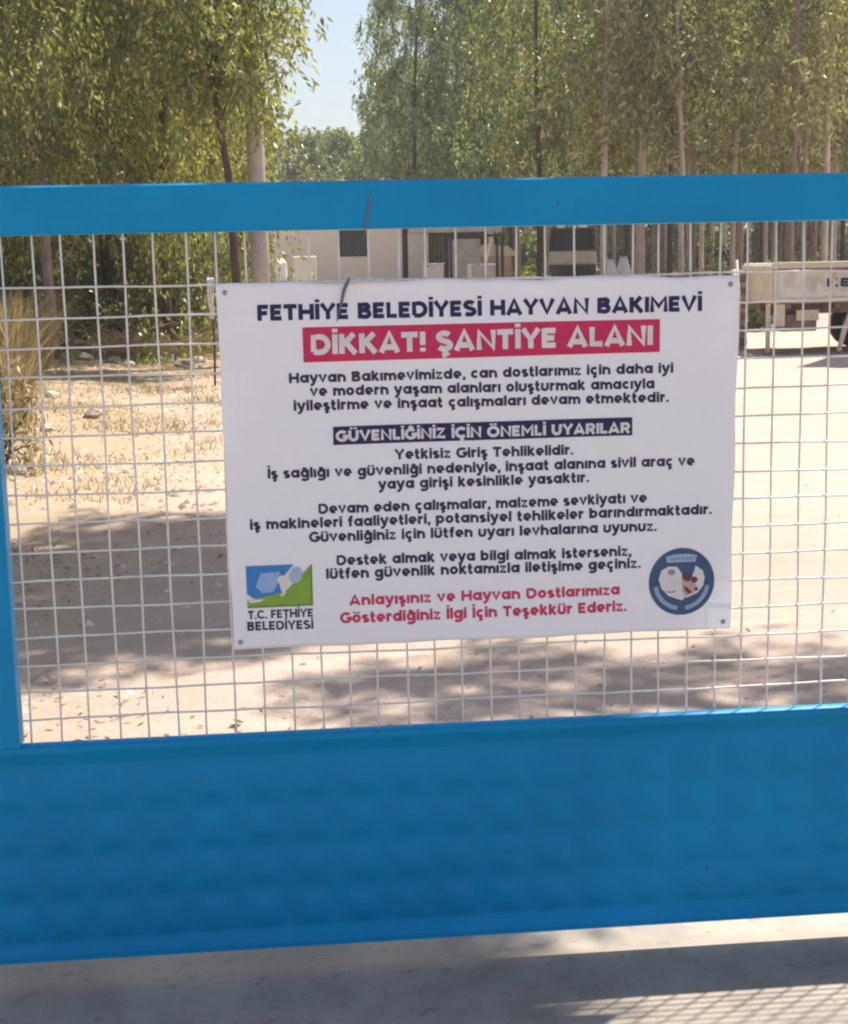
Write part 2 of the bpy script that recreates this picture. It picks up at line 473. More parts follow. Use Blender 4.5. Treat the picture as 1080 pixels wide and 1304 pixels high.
class Print:
    """flat print that follows the sheet; every polygon cut fine enough to follow it"""
    def __init__(s, lift): s.lift = lift; s.mb = MB(); s.n = 0
    def quad(s, p, sub=(1, 1), off=0.0):
        a, b_, c, d = p; nu, nv = sub; vs = []
        for i in range(nu+1):
            for j in range(nv+1):
                u = i/nu; v = j/nv
                x = (a[0]*(1-u)+b_[0]*u)*(1-v)+(d[0]*(1-u)+c[0]*u)*v
                z = (a[1]*(1-u)+b_[1]*u)*(1-v)+(d[1]*(1-u)+c[1]*u)*v
                vs.append((x, SY(x, z, s.lift+off), z))
        fs = [(i*(nv+1)+j, (i+1)*(nv+1)+j, (i+1)*(nv+1)+j+1, i*(nv+1)+j+1) for i in range(nu) for j in range(nv)]
        s.mb.add(vs, fs)
    def poly(s, pts, off=0.0):
        """fan around the centroid"""
        cx = sum(p[0] for p in pts)/len(pts); cz = sum(p[1] for p in pts)/len(pts)
        vs = [(x, SY(x, z, s.lift+off), z) for x, z in pts]+[(cx, SY(cx, cz, s.lift+off), cz)]
        n = len(pts)
        s.mb.add(vs, [(i, (i+1) % n, n) for i in range(n)])
    def ribbon(s, pts, w, off=0.0, closed=False):
        n = len(pts); L = []; Rr = []
        for i in range(n):
            p = pts[i]
            a = pts[(i-1) % n] if (closed or i > 0) else None
            c = pts[(i+1) % n] if (closed or i < n-1) else None
            def nrm(q, r):
                dx, dz = r[0]-q[0], r[1]-q[1]; l = math.hypot(dx, dz) or 1
                return (-dz/l, dx/l)
            if a is None: nn = nrm(p, c); k_ = 1
            elif c is None: nn = nrm(a, p); k_ = 1
            else:
                n1 = nrm(a, p); n2 = nrm(p, c)
                mx, mz = n1[0]+n2[0], n1[1]+n2[1]; l = math.hypot(mx, mz)
                if l < .2: nn = n1; k_ = 1
                else:
                    nn = (mx/l, mz/l); k_ = min(1.22, 1/max(.3, nn[0]*n1[0]+nn[1]*n1[1]))
            L.append((p[0]+nn[0]*w*.5*k_, p[1]+nn[1]*w*.5*k_)); Rr.append((p[0]-nn[0]*w*.5*k_, p[1]-nn[1]*w*.5*k_))
        vs = []
        for a, c in zip(L, Rr):
            vs += [(a[0], SY(a[0], a[1], s.lift+off), a[1]), (c[0], SY(c[0], c[1], s.lift+off), c[1])]
        fs = []
        for i in range(n if closed else n-1):
            j = (i+1) % n
            fs.append((2*i, 2*i+1, 2*j+1, 2*j))
        s.mb.add(vs, fs)
    def build(s, name, ink): return s.mb.build(name, INK[ink], sign)

# stroke alphabet: rounded geometric letters drawn as ribbons (cap height 1)
SW = .255; h_ = SW/2
def arc(cx, cz, rx, rz, a0, a1, n=9):
    return [(cx+rx*math.cos(R_(a0+(a1-a0)*i/n)), cz+rz*math.sin(R_(a0+(a1-a0)*i/n))) for i in range(n+1)]
XH = .80
def lo_o(cx=.37): return ('c', arc(cx, XH/2, .37-h_, XH/2-h_, 0, 342, 15))
GL = {}
def g(ch, adv, *st): GL[ch] = (adv, st)
T1 = 1-h_
g('A', .92, [(.09, 0), (.46, .97), (.83, 0)], [(.24, .27), (.68, .27)])
g('B', .78, [(h_, 0), (h_, 1)], [(h_, T1), (.42, T1)]+arc(.42, .745, .19, .152, 90, -90, 7)+[(h_, .53)], [(.2, .50), (.45, .50)]+arc(.45, .30, .21, .197, 90, -90, 7)+[(.2, h_)])
g('C', .86, arc(.50, .5, .40, .40, 45, 315, 14))
g('D', .88, [(h_, h_), (h_, T1), (.38, T1)]+arc(.38, .5, .39, .397, 90, -90, 11)+[(h_, h_)])
g('E', .68, [(h_, 0), (h_, 1)], [(h_, T1), (.64, T1)], [(h_, .5), (.58, .5)], [(h_, h_), (.64, h_)])
g('F', .64, [(h_, 0), (h_, 1)], [(h_, T1), (.62, T1)], [(h_, .48), (.56, .48)])
g('G', .92, arc(.50, .5, .40, .40, 45, 360, 15)+[(.90, .46)], [(.55, .46), (.98, .46)])
g('H', .86, [(h_, 0), (h_, 1)], [(.76, 0), (.76, 1)], [(h_, .5), (.76, .5)])
g('I', .22, [(h_, 0), (h_, 1)])
g('K', .82, [(h_, 0), (h_, 1)], [(.68, 1.0), (.20, .47)], [(.32, .56), (.74, 0)])
g('L', .62, [(h_, 1), (h_, h_), (.60, h_)])
g('M', 1.02, [(h_, 0), (h_, .93), (.51, .36), (.92, .93), (.92, 0)])
g('N', .88, [(h_, 0), (h_, .93), (.78, .07), (.78, 1)])
g('O', 1.0, ('c', arc(.5, .5, .40, .40, 0, 342, 17)))
g('R', .80, [(h_, 0), (h_, 1)], [(h_, T1), (.44, T1)]+arc(.44, .66, .22, .235, 90, -90, 8)+[(h_, .425)], [(.42, .42), (.70, 0)])
g('S', .74, arc(.37, .715, .255, .18, 30, 240, 10)+arc(.37, .29, .27, .19, 70, -150, 11))
g('T', .74, [(0, T1), (.74, T1)], [(.37, 0), (.37, 1)])
g('U', .84, [(h_, 1), (h_, .40)]+arc(.42, .40, .42-h_, .30, 180, 360, 10)+[(.74, 1)])
g('V', .88, [(.08, 1), (.44, .11), (.80, 1)])
g('Y', .84, [(.06, 1), (.42, .45), (.78, 1)], [(.42, 0), (.42, .5)])
g('Z', .74, [(.05, T1), (.62, T1), (.10, h_), (.72, h_)])
g('.', .22, [(h_, 0), (h_, .2)])
g(',', .22, [(h_+.03, .19), (h_-.02, -.16)])
g('!', .24, [(h_+.01, .33), (h_+.01, 1)], [(h_+.01, 0), (h_+.01, .2)])
g(' ', .34)
g('a', .76, lo_o(), [(.66, 0), (.66, XH)])
g('b', .76, ('c', arc(.39, XH/2, .37-h_, XH/2-h_, 0, 342, 15)), [(h_, 0), (h_, 1.03)])
g('c', .66, arc(.37, XH/2, .37-h_, XH/2-h_, 45, 315, 12))
g('d', .76, lo_o(), [(.66, 0), (.66, 1.03)])
g('e', .74, [(.11, .36), (.64, .36)]+arc(.37, XH/2, .37-h_, XH/2-h_, 5, 310, 13))
g('f', .46, [(.44, .96), (.34, .96), (.22, .86), (.22, 0)], [(.02, .64), (.42, .64)])
g('g', .76, lo_o(), [(.66, XH), (.66, .0)]+arc(.37, -.03, .29, .20, 0, -150, 8))
g('h', .72, [(h_, 0), (h_, 1.03)], [(h_, .38)]+arc(.36, .40, .255, .235, 170, 0, 8)+[(.615, 0)])
g('i', .23, [(h_, 0), (h_, XH)], [(h_, .84), (h_, 1.03)])
g('ı', .23, [(h_, 0), (h_, XH)])
g('k', .68, [(h_, 0), (h_, 1.03)], [(.56, XH), (.18, .35)], [(.28, .42), (.60, 0)])
g('l', .23, [(h_, 0), (h_, 1.03)])
g('m', 1.06, [(h_, 0), (h_, XH)], [(h_, .42)]+arc(.34, .42, .215, .215, 165, 0, 7)+[(.555, 0)], [(.555, .42)]+arc(.775, .42, .205, .215, 165, 0, 7)+[(.98, 0)])
g('n', .72, [(h_, 0), (h_, XH)], [(h_, .38)]+arc(.36, .40, .255, .235, 170, 0, 8)+[(.615, 0)])
g('o', .74, lo_o())
g('p', .76, ('c', arc(.39, XH/2, .37-h_, XH/2-h_, 0, 342, 15)), [(h_, -.28), (h_, XH)])
g('r', .46, [(h_, 0), (h_, XH)], [(h_, .42), (.18, .60), (.30, .65), (.45, .64)])
g('s', .58, arc(.29, .525, .185, .118, 30, 245, 8)+arc(.29, .215, .195, .122, 70, -150, 8))
g('t', .46, [(.19, 1.0), (.19, .2), (.27, .10), (.44, .10)], [(.01, .64), (.42, .64)])
g('u', .72, [(h_, XH), (h_, .33)]+arc(.355, .33, .253, .23, 180, 360, 8)+[(.608, XH)])
g('v', .68, [(.07, XH), (.34, .10), (.61, XH)])
g('y', .70, [(.07, XH), (.35, .08)], [(.64, XH), (.32, -.10), (.20, -.22), (.05, -.22)])
g('z', .60, [(.04, .64), (.50, .64), (.08, .10), (.57, .10)])
def dots(cx, z): return [[(cx-.17, z), (cx-.17, z+.17)], [(cx+.17, z), (cx+.17, z+.17)]]
def ced(cx): return [[(cx+.02, .02), (cx+.02, -.10), (cx+.12, -.17), (cx-.10, -.27)]]
def bre(cx, z): return [arc(cx, z+.17, .17, .14, 200, 340, 5)]
for ch, src, ex in (('İ', 'I', [[(h_, 1.09), (h_, 1.28)]]), ('Ü', 'U', dots(.42, 1.10)), ('Ö', 'O', dots(.5, 1.10)), ('Ğ', 'G', bre(.5, 1.08)),
                    ('Ş', 'S', ced(.37)), ('Ç', 'C', ced(.5)), ('ü', 'u', dots(.355, .86)), ('ö', 'o', dots(.37, .86)), ('ğ', 'g', bre(.37, .84)),
                    ('ş', 's', ced(.29)), ('ç', 'c', ced(.37))):
    GL[ch] = (GL[src][0], tuple(GL[src][1])+tuple(ex))
TRK = .085
def text_width(t): return sum(GL[c][0]+TRK for c in t)-TRK
def write(pr, t, x0, z0, x1, z1, cap, weight=1.0):
    """fit the string between two baseline points"""
    W0 = text_width(t); Ln = x1-x0; sx = Ln/W0; cur = 0
    for ch in t:
        adv, st = GL[ch]
        for q, s_ in enumerate(st):
            closed = isinstance(s_, tuple) and s_[0] == 'c'
            pts = s_[1] if closed else s_
            P = [(x0+(cur+x)*sx, z0+(z1-z0)*(cur+x)/W0+z*cap) for x, z in pts]
            pr.ribbon(P, SW*weight*(cap+sx)/2, .00006*q, closed)
        cur += adv+TRK
LINES = [
    ('FETHİYE BELEDİYESİ HAYVAN BAKIMEVİ', -0.0499, 1.3903, 0.8493, 1.3884, 0.0312, 'navy'),
    ('DİKKAT! ŞANTİYE ALANI', 0.0535, 1.3208, 0.747, 1.3225, 0.0393, 'white'),
    ('Hayvan Bakımevimizde, can dostlarımız için daha iyi', 0.0078, 1.2649, 0.7915, 1.2646, 0.0195, 'ink'),
    ('ve modern yaşam alanları oluşturmak amacıyla', 0.0492, 1.2376, 0.7523, 1.2335, 0.0196, 'ink'),
    ('iyileştirme ve inşaat çalışmaları devam etmektedir.', 0.0152, 1.2095, 0.782, 1.2049, 0.0197, 'ink'),
    ('GÜVENLİĞİNİZ İÇİN ÖNEMLİ UYARILAR', 0.0983, 1.145, 0.7018, 1.1437, 0.0217, 'white'),
    ('Yetkisiz Giriş Tehlikelidir.', 0.2167, 1.1043, 0.5837, 1.102, 0.0198, 'ink'),
    ('İş sağlığı ve güvenliği nedeniyle, inşaat alanına sivil araç ve', -0.0417, 1.0735, 0.8377, 1.0716, 0.02, 'ink'),
    ('yaya girişi kesinlikle yasaktır.', 0.1816, 1.0442, 0.6163, 1.0438, 0.02, 'ink'),
    ('Devam eden çalışmalar, malzeme sevkiyatı ve', 0.0581, 0.9975, 0.7386, 0.9968, 0.0201, 'ink'),
    ('iş makineleri faaliyetleri, potansiyel tehlikeler barındırmaktadır.', -0.0814, 0.9696, 0.8755, 0.9677, 0.0202, 'ink'),
    ('Güvenliğiniz için lütfen uyarı levhalarına uyunuz.', 0.0377, 0.9398, 0.7588, 0.9364, 0.0202, 'ink'),
    ('Destek almak veya bilgi almak isterseniz,', 0.0916, 0.8896, 0.7048, 0.886, 0.0203, 'ink'),
    ('lütfen güvenlik noktamızla iletişime geçiniz.', 0.0695, 0.8619, 0.7249, 0.8593, 0.0204, 'ink'),
    ('Anlayışınız ve Hayvan Dostlarımıza', 0.1155, 0.8045, 0.6808, 0.8041, 0.0217, 'red'),
    ('Gösterdiğiniz İlgi İçin Teşekkür Ederiz.', 0.0958, 0.7672, 0.6954, 0.7681, 0.0226, 'red'),
    ('T.C. FETHİYE', -0.0927, 0.7837, 0.0406, 0.7829, 0.0173, 'ink'),
    ('BELEDİYESİ', -0.0952, 0.7598, 0.0397, 0.7572, 0.0182, 'ink'),
]
for t, x0, z0, x1, z1, cap, ink in LINES:
    pr = Print(.0009 if ink != 'white' else .0018)
    wt = {'navy': 1.04, 'white': 1.04, 'ink': .98, 'red': .98}[ink]
    if t in ('T.C. FETHİYE', 'BELEDİYESİ'): wt = .9
    if ink == 'ink': cap *= 1.04
    write(pr, t, x0, z0, x1, z1, cap, wt)
    pr.build('text_line', ink)
def rect_print(pts, ink, name='colour_band', lift=.0009, sub=(40, 4), off=0.0):
    pr = Print(lift); pr.quad([pts[3], pts[2], pts[1], pts[0]], sub, off); return pr.build(name, ink)
rect_print([(.0381, 1.3752), (.7632, 1.3742), (.7633, 1.3076), (.0383, 1.3056)], 'band_red')
rect_print([(.0929, 1.1750), (.7066, 1.1757), (.7067, 1.1385), (.0926, 1.1380)], 'navy')
# municipal emblem: blue sea, green land, white swirl
lx0, lx1, lz0, lz1 = -.0930, .0412, .8072, .8950
def LP(u, v): return (lx0+(lx1-lx0)*u, lz0+(lz1-lz0)*v)
rect_print([LP(0, 1), LP(.74, 1), LP(.74, 0), LP(0, 0)], 'white', 'emblem_patch', .0008, (8, 6))
pr = Print(.0012); pr.poly([LP(0, 1), LP(.72, 1), LP(.60, .78), LP(.52, .66), LP(.50, .50), LP(.53, .36), LP(.47, .27), LP(.36, .20), LP(.22, .19), LP(.08, .24), LP(0, .34)]); pr.build('emblem_patch', 'sky')
pr = Print(.0015); pr.poly([LP(.22, .82), LP(.52, .84), LP(.46, .52), LP(.40, .36), LP(.24, .34), LP(.14, .5)]); pr.build('emblem_patch', 'sky2')
pr = Print(.0013); pr.poly([LP(0, 0), LP(1, 0), LP(1, 1), LP(.93, .86), LP(.90, .66), LP(.84, .52), LP(.76, .47), LP(.66, .47), LP(.60, .30), LP(.50, .13), LP(.34, .09), LP(.14, .12), LP(0, .17)]); pr.build('emblem_patch', 'green')
pr = Print(.0016); pr.ribbon([LP(0, .02), LP(1, .02)], .0035); pr.ribbon([LP(.985, 0), LP(.985, .97)], .003, .0001); pr.build('emblem_patch', 'green2')
pr = Print(.0017); pr.poly([LP(.54+.075*math.cos(a), .64+.11*math.sin(a)) for a in np.linspace(0, 2*PI, 14, False)])
pr.ribbon([LP(.03, .15), LP(.2, .17), LP(.38, .17), LP(.50, .22), LP(.57, .34), LP(.56, .52)], .0055, .0001); pr.build('emblem_patch', 'white')
pr = Print(.0018); pr.poly([LP(.75+.10*math.cos(a)+.02*math.sin(a), .74+.20*math.sin(a)) for a in np.linspace(0, 2*PI, 16, False)]); pr.build('emblem_patch', 'seal2')
# round shelter seal
ex, ez, er = .8131, .8262, .0700
def ring(r, n=44): return [(ex+r*math.cos(a), ez+r*1.03*math.sin(a)) for a in np.linspace(0, 2*PI, n, False)]
pr = Print(.0009); pr.poly(ring(er)); pr.build('seal_disc', 'seal')
def EP(u, v): return (ex+er*u, ez+er*v)
pr = Print(.0013)
pr.poly([EP(-.45, .60), EP(.42, .60), EP(.46, .80), EP(.2, .84), EP(-.2, .84), EP(-.48, .78)]); pr.build('seal_lettering_band', 'seal2')
pr = Print(.0013)
seg = arc(0, 0, .80, .82, 190, 262, 14); pr.ribbon([EP(*p) for p in seg], .0085, .0001); pr.build('seal_lettering_band', 'seal2'); pr = Print(.0013)
seg = arc(0, 0, .80, .82, 278, 350, 14); pr.ribbon([EP(*p) for p in seg], .0085, .0001)
pr.build('seal_lettering_band', 'seal2')
pr = Print(.0017)                       # tiny unreadable strokes on the bands
for k in range(11):
    u = -.38+.075*k; pr.ribbon([EP(u, .65), EP(u+.01*(k % 3), .76)], .0016)
for k in range(26):
    if k in (12, 13): continue
    a = R_(194+152*k/25); pr.ribbon([EP(.76*math.cos(a), .78*math.sin(a)), EP(.84*math.cos(a), .86*math.sin(a))], .0015)
tag(pr.build('seal_lettering', 'seal'), kind='stuff')
pr = Print(.0015)                       # white dog shape, cat shape
pr.poly([EP(-.70, .10), EP(-.62, .36), EP(-.40, .48), EP(-.14, .46), EP(0, .25), EP(.04, -.1), EP(.10, -.45), EP(.04, -.58), EP(-.15, -.52), EP(-.40, -.42), EP(-.62, -.18)]); pr.build('seal_animal', 'white'); pr = Print(.0016)
pr.poly([EP(.42, .48), EP(.64, .32), EP(.70, .10), EP(.66, -.14), EP(.48, -.36), EP(.20, -.48), EP(.08, -.50), EP(.20, -.10), EP(.30, .10)], .0001)
pr.build('seal_animal', 'white')
pr = Print(.0020); pr.poly([EP(.02, .10), EP(.14, .0), EP(.34, .02), EP(.48, -.18), EP(.38, -.36), EP(.12, -.46), EP(.02, -.30)]); pr.build('seal_animal', 'pink')
pr = Print(.0023)
pr.poly([EP(.38+.10*math.cos(a), .05+.10*math.sin(a)) for a in np.linspace(0, 2*PI, 10, False)]); pr.build('seal_marking', 'brown'); pr = Print(.0024)
pr.poly([EP(.0, .10), EP(.10, .22), EP(.26, .24), EP(.26, .08), EP(.12, .06)], .0001); pr.build('seal_marking', 'brown'); pr = Print(.0024)
pr.poly([EP(.06, -.12), EP(.16, -.18), EP(.32, -.32), EP(.20, -.38), EP(.10, -.26)], .0001)
pr.build('seal_marking', 'brown')
pr = Print(.0026); pr.poly([EP(-.32+.12*math.cos(a), .30+.09*math.sin(a)) for a in np.linspace(0, 2*PI, 10, False)]); pr.build('seal_marking', 'grey'); pr = Print(.0026); pr.ribbon([EP(-.46, -.28), EP(-.34, -.32), EP(-.18, -.28)], .003, .0001); pr.build('seal_marking', 'grey')
pr = Print(.0026); pr.poly([EP(.44+.055*math.cos(a), -.24+.055*math.sin(a)) for a in np.linspace(0, 2*PI, 10, False)]); pr.build('seal_marking', 'ink')
# eyelets, wire ties at the corners
STEEL = varied('dull_steel', (.22, .22, .23), (.45, .45, .46), 30, .4, .1, .001, .5, metallic=.7)
for x, z in ((.9092, 1.4409), (-.112, 1.447), (-.1095, .7365), (.9030, .7360)):
    bb = MB(); pts = [(x+.0038*math.cos(a), SY(x, z, .0016), z+.0038*math.sin(a)) for a in np.linspace(0, 2*PI, 13)]
    bb.tube(pts, .0013, 5); bb.build('eyelet', STEEL, sign)
    sx = 1 if x > .4 else -1
    bb = MB(); bb.tube([(x, SY(x, z, .002), z), (x+.002*sx, -.027, z+.003), (x+.003*sx, -.012, z+.006), (x+.002*sx, .004, z+.007)], .0009, 5); bb.build('wire_tie', STEEL, sign)
WHT = flat('white_plastic', (.78, .77, .74), .5, .4)
# crumpled white strip caught over the top edge of the banner
vs = []; fs = []; n = 26
for i in range(n):
    x = .112+.108*i/(n-1); hh = .005+.007*abs(math.sin(i*.55))*math.sin(PI*i/(n-1))
    for j in range(4):
        vs.append((x, -.030+.012*j+.003*math.sin(i*1.3+j), 1.461+hh*math.sin(PI*(j+.6)/4)))
for i in range(n-1):
    for j in range(3): fs.append((i*4+j, (i+1)*4+j, (i+1)*4+j+1, i*4+j+1))
cr = MB(); cr.add(vs, fs)
o = cr.build('plastic_strip', WHT, loc=(0, D, 0), smooth=True)
sol = o.modifiers.new('thick', 'SOLIDIFY'); sol.thickness = .0012
tag(o, 'crumpled white plastic strip caught on the top edge of the banner', 'plastic strip')
TWIG = varied('shadow_line_tone', (.14, .13, .17), (.24, .22, .26), 30, .8, .2, .001)  # dark tone of the tubes standing in for a shadow line
# thin dark tubes standing in for a shadow line on rail and banner
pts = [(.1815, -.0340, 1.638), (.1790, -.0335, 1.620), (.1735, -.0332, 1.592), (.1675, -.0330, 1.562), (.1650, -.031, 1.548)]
o = MB().tube(pts, [.0008, .0020, .0022, .0016, .0007], 6).build('shadow_line', TWIG, loc=(0, D, 0), smooth=True)
tag(o, 'thin dark line modelled as a shadow on the face of the blue top rail', 'shadow_line')
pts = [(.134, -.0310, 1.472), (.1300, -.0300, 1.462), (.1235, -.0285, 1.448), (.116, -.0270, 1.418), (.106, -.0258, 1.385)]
o = MB().tube(pts, [.0012, .0036, .0038, .0026, .0008], 6).build('shadow_line', TWIG, loc=(0, D, 0), smooth=True)
tag(o, 'dark line modelled as a shadow across the top edge of the banner over the blue heading', 'shadow_line')
# ------------------------------------------------------------------ buildings of the yard
def XA0(px, y): return y*math.tan(.09097+math.atan((px-540)/1900.4))
PLASTER = varied('pinkish_plaster', (.84, .76, .70), (.92, .86, .81), 1.5, .9, .3, .01, .2)
ROOFM = varied('weathered_white_roof', (.50, .50, .50), (.70, .70, .68), 1.2, .7, .2, .01, .3)
GLASS = flat('dark_glass', (.012, .016, .03), .12, .6)
DARKM = varied('dark_metal', (.03, .025, .03), (.08, .07, .07), 5, .6, .2, .003)
WHITE_P = varied('old_white_paint', (.74, .71, .67), (.86, .84, .80), 4, .6, .2, .003)
GREY_P = varied('grey_sheet', (.38, .36, .35), (.52, .50, .48), 3, .6, .2, .003)
WOOD = varied('weathered_wood', (.40, .27, .21), (.58, .44, .36), 4, .85, .4, .005, stretch=(6, 6, .8))
WOOD_L = varied('pale_wood', (.56, .49, .38), (.74, .66, .54), 5, .85, .4, .005, stretch=(5, 5, .8))
CREAM = varied('cream_paint', (.52, .46, .35), (.72, .66, .53), 6, .7, .25, .004)
RUST = varied('rusty_chassis', (.15, .09, .08), (.32, .22, .19), 7, .85, .3, .004)
RUBBER = varied('tyre_rubber', (.02, .02, .02), (.06, .055, .05), 9, .85, .2, .003)

hut = empty('yard_hut', (3.4, 50, 0), 0, 'low pinkish plastered hut with one dark window and a pale gable roof', 'hut')
def hb(name, x0, x1, y0, y1, z0, z1, m_, par=hut, bev=.01):
    bb = MB(); bb.bbox(x0, x1, y0, y1, z0, z1, bev); return bb.build(name, m_, par)
wx0, wx1 = -3.7, .62                                    # front wall around the window opening
ox0, ox1, oz0, oz1 = -1.46, -.54, 1.70, 2.56
bb = MB()
bb.box(wx0, ox0, 0, .2, -.1, 2.80); bb.box(ox1, wx1, 0, .2, -.1, 2.80); bb.box(ox0, ox1, 0, .2, -.1, oz0); bb.box(ox0, ox1, 0, .2, oz1, 2.80)
wall = bb.build('wall', PLASTER, hut)
win = MB()
for a in ((ox0, ox0+.06, oz0, oz1), (ox1-.06, ox1, oz0, oz1), (ox0+.06, ox1-.06, oz0, oz0+.06), (ox0+.06, ox1-.06, oz1-.06, oz1), (-1.02, -.97, oz0+.06, oz1-.06)):
    win.box(a[0], a[1], .05, .12, a[2], a[3])
wf = win.build('window', DARKM, hut)
MB().box(ox0+.06, -1.02, .08, .09, oz0+.06, oz1-.06).build('pane', GLASS, wf)
MB().box(-.97, ox1-.06, .08, .09, oz0+.06, oz1-.06).build('pane', GLASS, wf)
MB().box(ox0-.05, ox1+.05, -.06, .04, oz0-.06, oz0-.003).build('sill', PLASTER, wf)
hb('side_wall', wx0, wx0+.2, .202, 5, -.1, 2.8, PLASTER)
hb('side_wall', 3.5, 3.7, .202, 5, -.1, 2.8, PLASTER)
hb('back_wall', -3.5, 3.5, 4.8, 5, -.1, 2.8, PLASTER)
hb('corner_trim', .625, .79, -.02, .25, -.1, 2.60, DARKM)
hb('pier', .80, 1.50, .0, .3, -.1, 2.42, WHITE_P)
hb('porch_wall', 1.505, 3.49, 1.4, 1.6, -.1, 2.8, WOOD)
for x in (1.56, 1.66, 1.77, 1.90, 2.03):                # pale battens on the porch side
    hb('batten', x, x+.05, .9, .95, 0, 2.35, WOOD_L)
for x in (2.30, 3.28):
    hb('post', x, x+.12, .02, .14, 0, 2.40, DARKM)
hb('fascia', .80, 3.9, -.35, -.30, 2.42, 2.60, ROOFM)
hb('porch_roof', .80, 3.9, -.298, 1.39, 2.56, 2.60, ROOFM)
bb = MB(); bb.prism([(-3.7, 2.805), (3.7, 2.805), (.02, 4.07)], -.001, .18); bb.build('gable', PLASTER, hut)
for s in (-1, 1):
    r = MB()
    for k in range(22):                                  # ribbed sheets
        y = -.4+k*.26
        r.prism([(.02+.001*s, 4.09), (.02+s*4.05, 2.71), (.02+s*4.05, 2.75+.02*(k % 2)), (.02+.001*s, 4.15+.02*(k % 2))], y, y+.258)
    r.build('roof', ROOFM, hut)
MB().tube([(.02, -.45, 4.17), (.02, 5.35, 4.17)], .06, 8).build('ridge_cap', ROOFM, hut)

def standalone(name, loc, rz, label, cat, parts, group=None):
    t = empty(name, loc, rz, label, cat, group)
    for pn, mb_, mt in parts: mb_.build(pn, mt, t)
    return t
standalone('white_cabinet', (.75, 48.6, 0), .1, 'white upright metal cabinet against the left part of the pinkish hut', 'cabinet', [
    ('body', MB().bbox(-.36, .36, -.3, .3, .08, 1.74, .02), WHITE_P),
    ('door', MB().bbox(-.33, .33, -.33, -.303, .12, 1.70, .01), WHITE_P),
    ('handle', MB().tube([(.26, -.36, .85), (.26, -.38, .95), (.26, -.36, 1.15)], .015, 6), STEEL),
    ('leg', MB().box(-.33, -.27, -.27, -.21, 0, .079), DARKM), ('leg', MB().box(.27, .33, -.27, -.21, 0, .079), DARKM)])
standalone('white_water_tank', (-.07, 46.5, 0), 0, 'small white plastic water tank on a dark stand right beside the big bare trunk', 'water tank', [
    ('tank', MB().tube([(0, 0, .95), (0, 0, 1.0), (0, 0, 1.55), (0, 0, 1.64), (0, 0, 1.68)], [.20, .26, .26, .20, .09], 14), WHT),
    ('lid', MB().tube([(0, 0, 1.682), (0, 0, 1.73)], .085, 10), DARKM),
    ('stand', MB().box(-.28, .28, -.28, .28, .88, .948).box(-.27, -.21, -.27, -.21, 0, .879).box(.21, .27, -.27, -.21, 0, .879).box(-.27, -.21, .21, .27, 0, .879).box(.21, .27, .21, .27, 0, .879), DARKM)])
standalone('white_box', (4.92, 48.9, 0), -.05, 'bright white box standing at the foot of the hut porch battens', 'box', [
    ('body', MB().bbox(-.34, .34, -.28, .28, .03, 1.36, .02), WHITE_P),
    ('lid', MB().bbox(-.36, .36, -.30, .30, 1.363, 1.43, .015), WHT),
    ('hinge', MB().box(-.25, -.15, -.305, -.29, 1.30, 1.36), STEEL)])
cage = empty('kennel_frame', (6.15, 47.6, 0), 0, 'open kennel frame of dark posts with a grey back sheet and a leaning white plank', 'kennel')
for x, y in ((-.78, 0), (.86, 0), (-.78, 1.2), (.86, 1.2)): MB().box(x-.04, x+.04, y-.04, y+.04, 0, 2.22).build('post', DARKM, cage)
MB().box(-.82, .90, -.04, .04, 2.222, 2.30).build('beam', DARKM, cage)
MB().box(-.72, .30, 1.13, 1.15, .95, 2.18).build('back_sheet', GREY_P, cage)
for k in range(5): MB().box(-.735, .78, 1.165, 1.20, .12+.18*k, .27+.18*k).build('board', WOOD, cage)
MB().add([(.25, -.08, 1.30), (.33, -.08, 1.30), (.55, -.08, 2.16), (.47, -.08, 2.16), (.25, -.05, 1.30), (.33, -.05, 1.30), (.55, -.05, 2.16), (.47, -.05, 2.16)],
         [(0, 1, 2, 3), (7, 6, 5, 4), (0, 4, 5, 1), (1, 5, 6, 2), (2, 6, 7, 3), (3, 7, 4, 0)]).build('plank', WHITE_P, cage)
standalone('grey_cabinet', (6.22, 46.9, 0), .04, 'dull grey cupboard with a white edge in front of the kennel frame', 'cupboard', [
    ('body', MB().bbox(-.34, .42, -.25, .25, .05, 1.38, .015), GREY_P),
    ('door', MB().bbox(-.30, .03, -.275, -.253, .10, 1.34, .008), GREY_P),
    ('door', MB().bbox(.05, .39, -.275, -.253, .10, 1.34, .008), GREY_P),
    ('edge_strip', MB().box(-.40, -.343, -.26, .24, .05, 1.39), WHITE_P)])
# thatch heap right of the kennel
standalone('straw_roofed_coop', (7.0, 49.6, 0), 0, 'small straw roofed coop just right of the kennel frame', 'coop', [
    ('wall', MB().box(-.55, .55, -.4, .4, 0, 1.62), WOOD),
    ('roof', MB().prism([(-.75, 1.62), (.75, 1.62), (.42, 1.95), (-.35, 2.0)], -.55, .55), WOOD_L)])

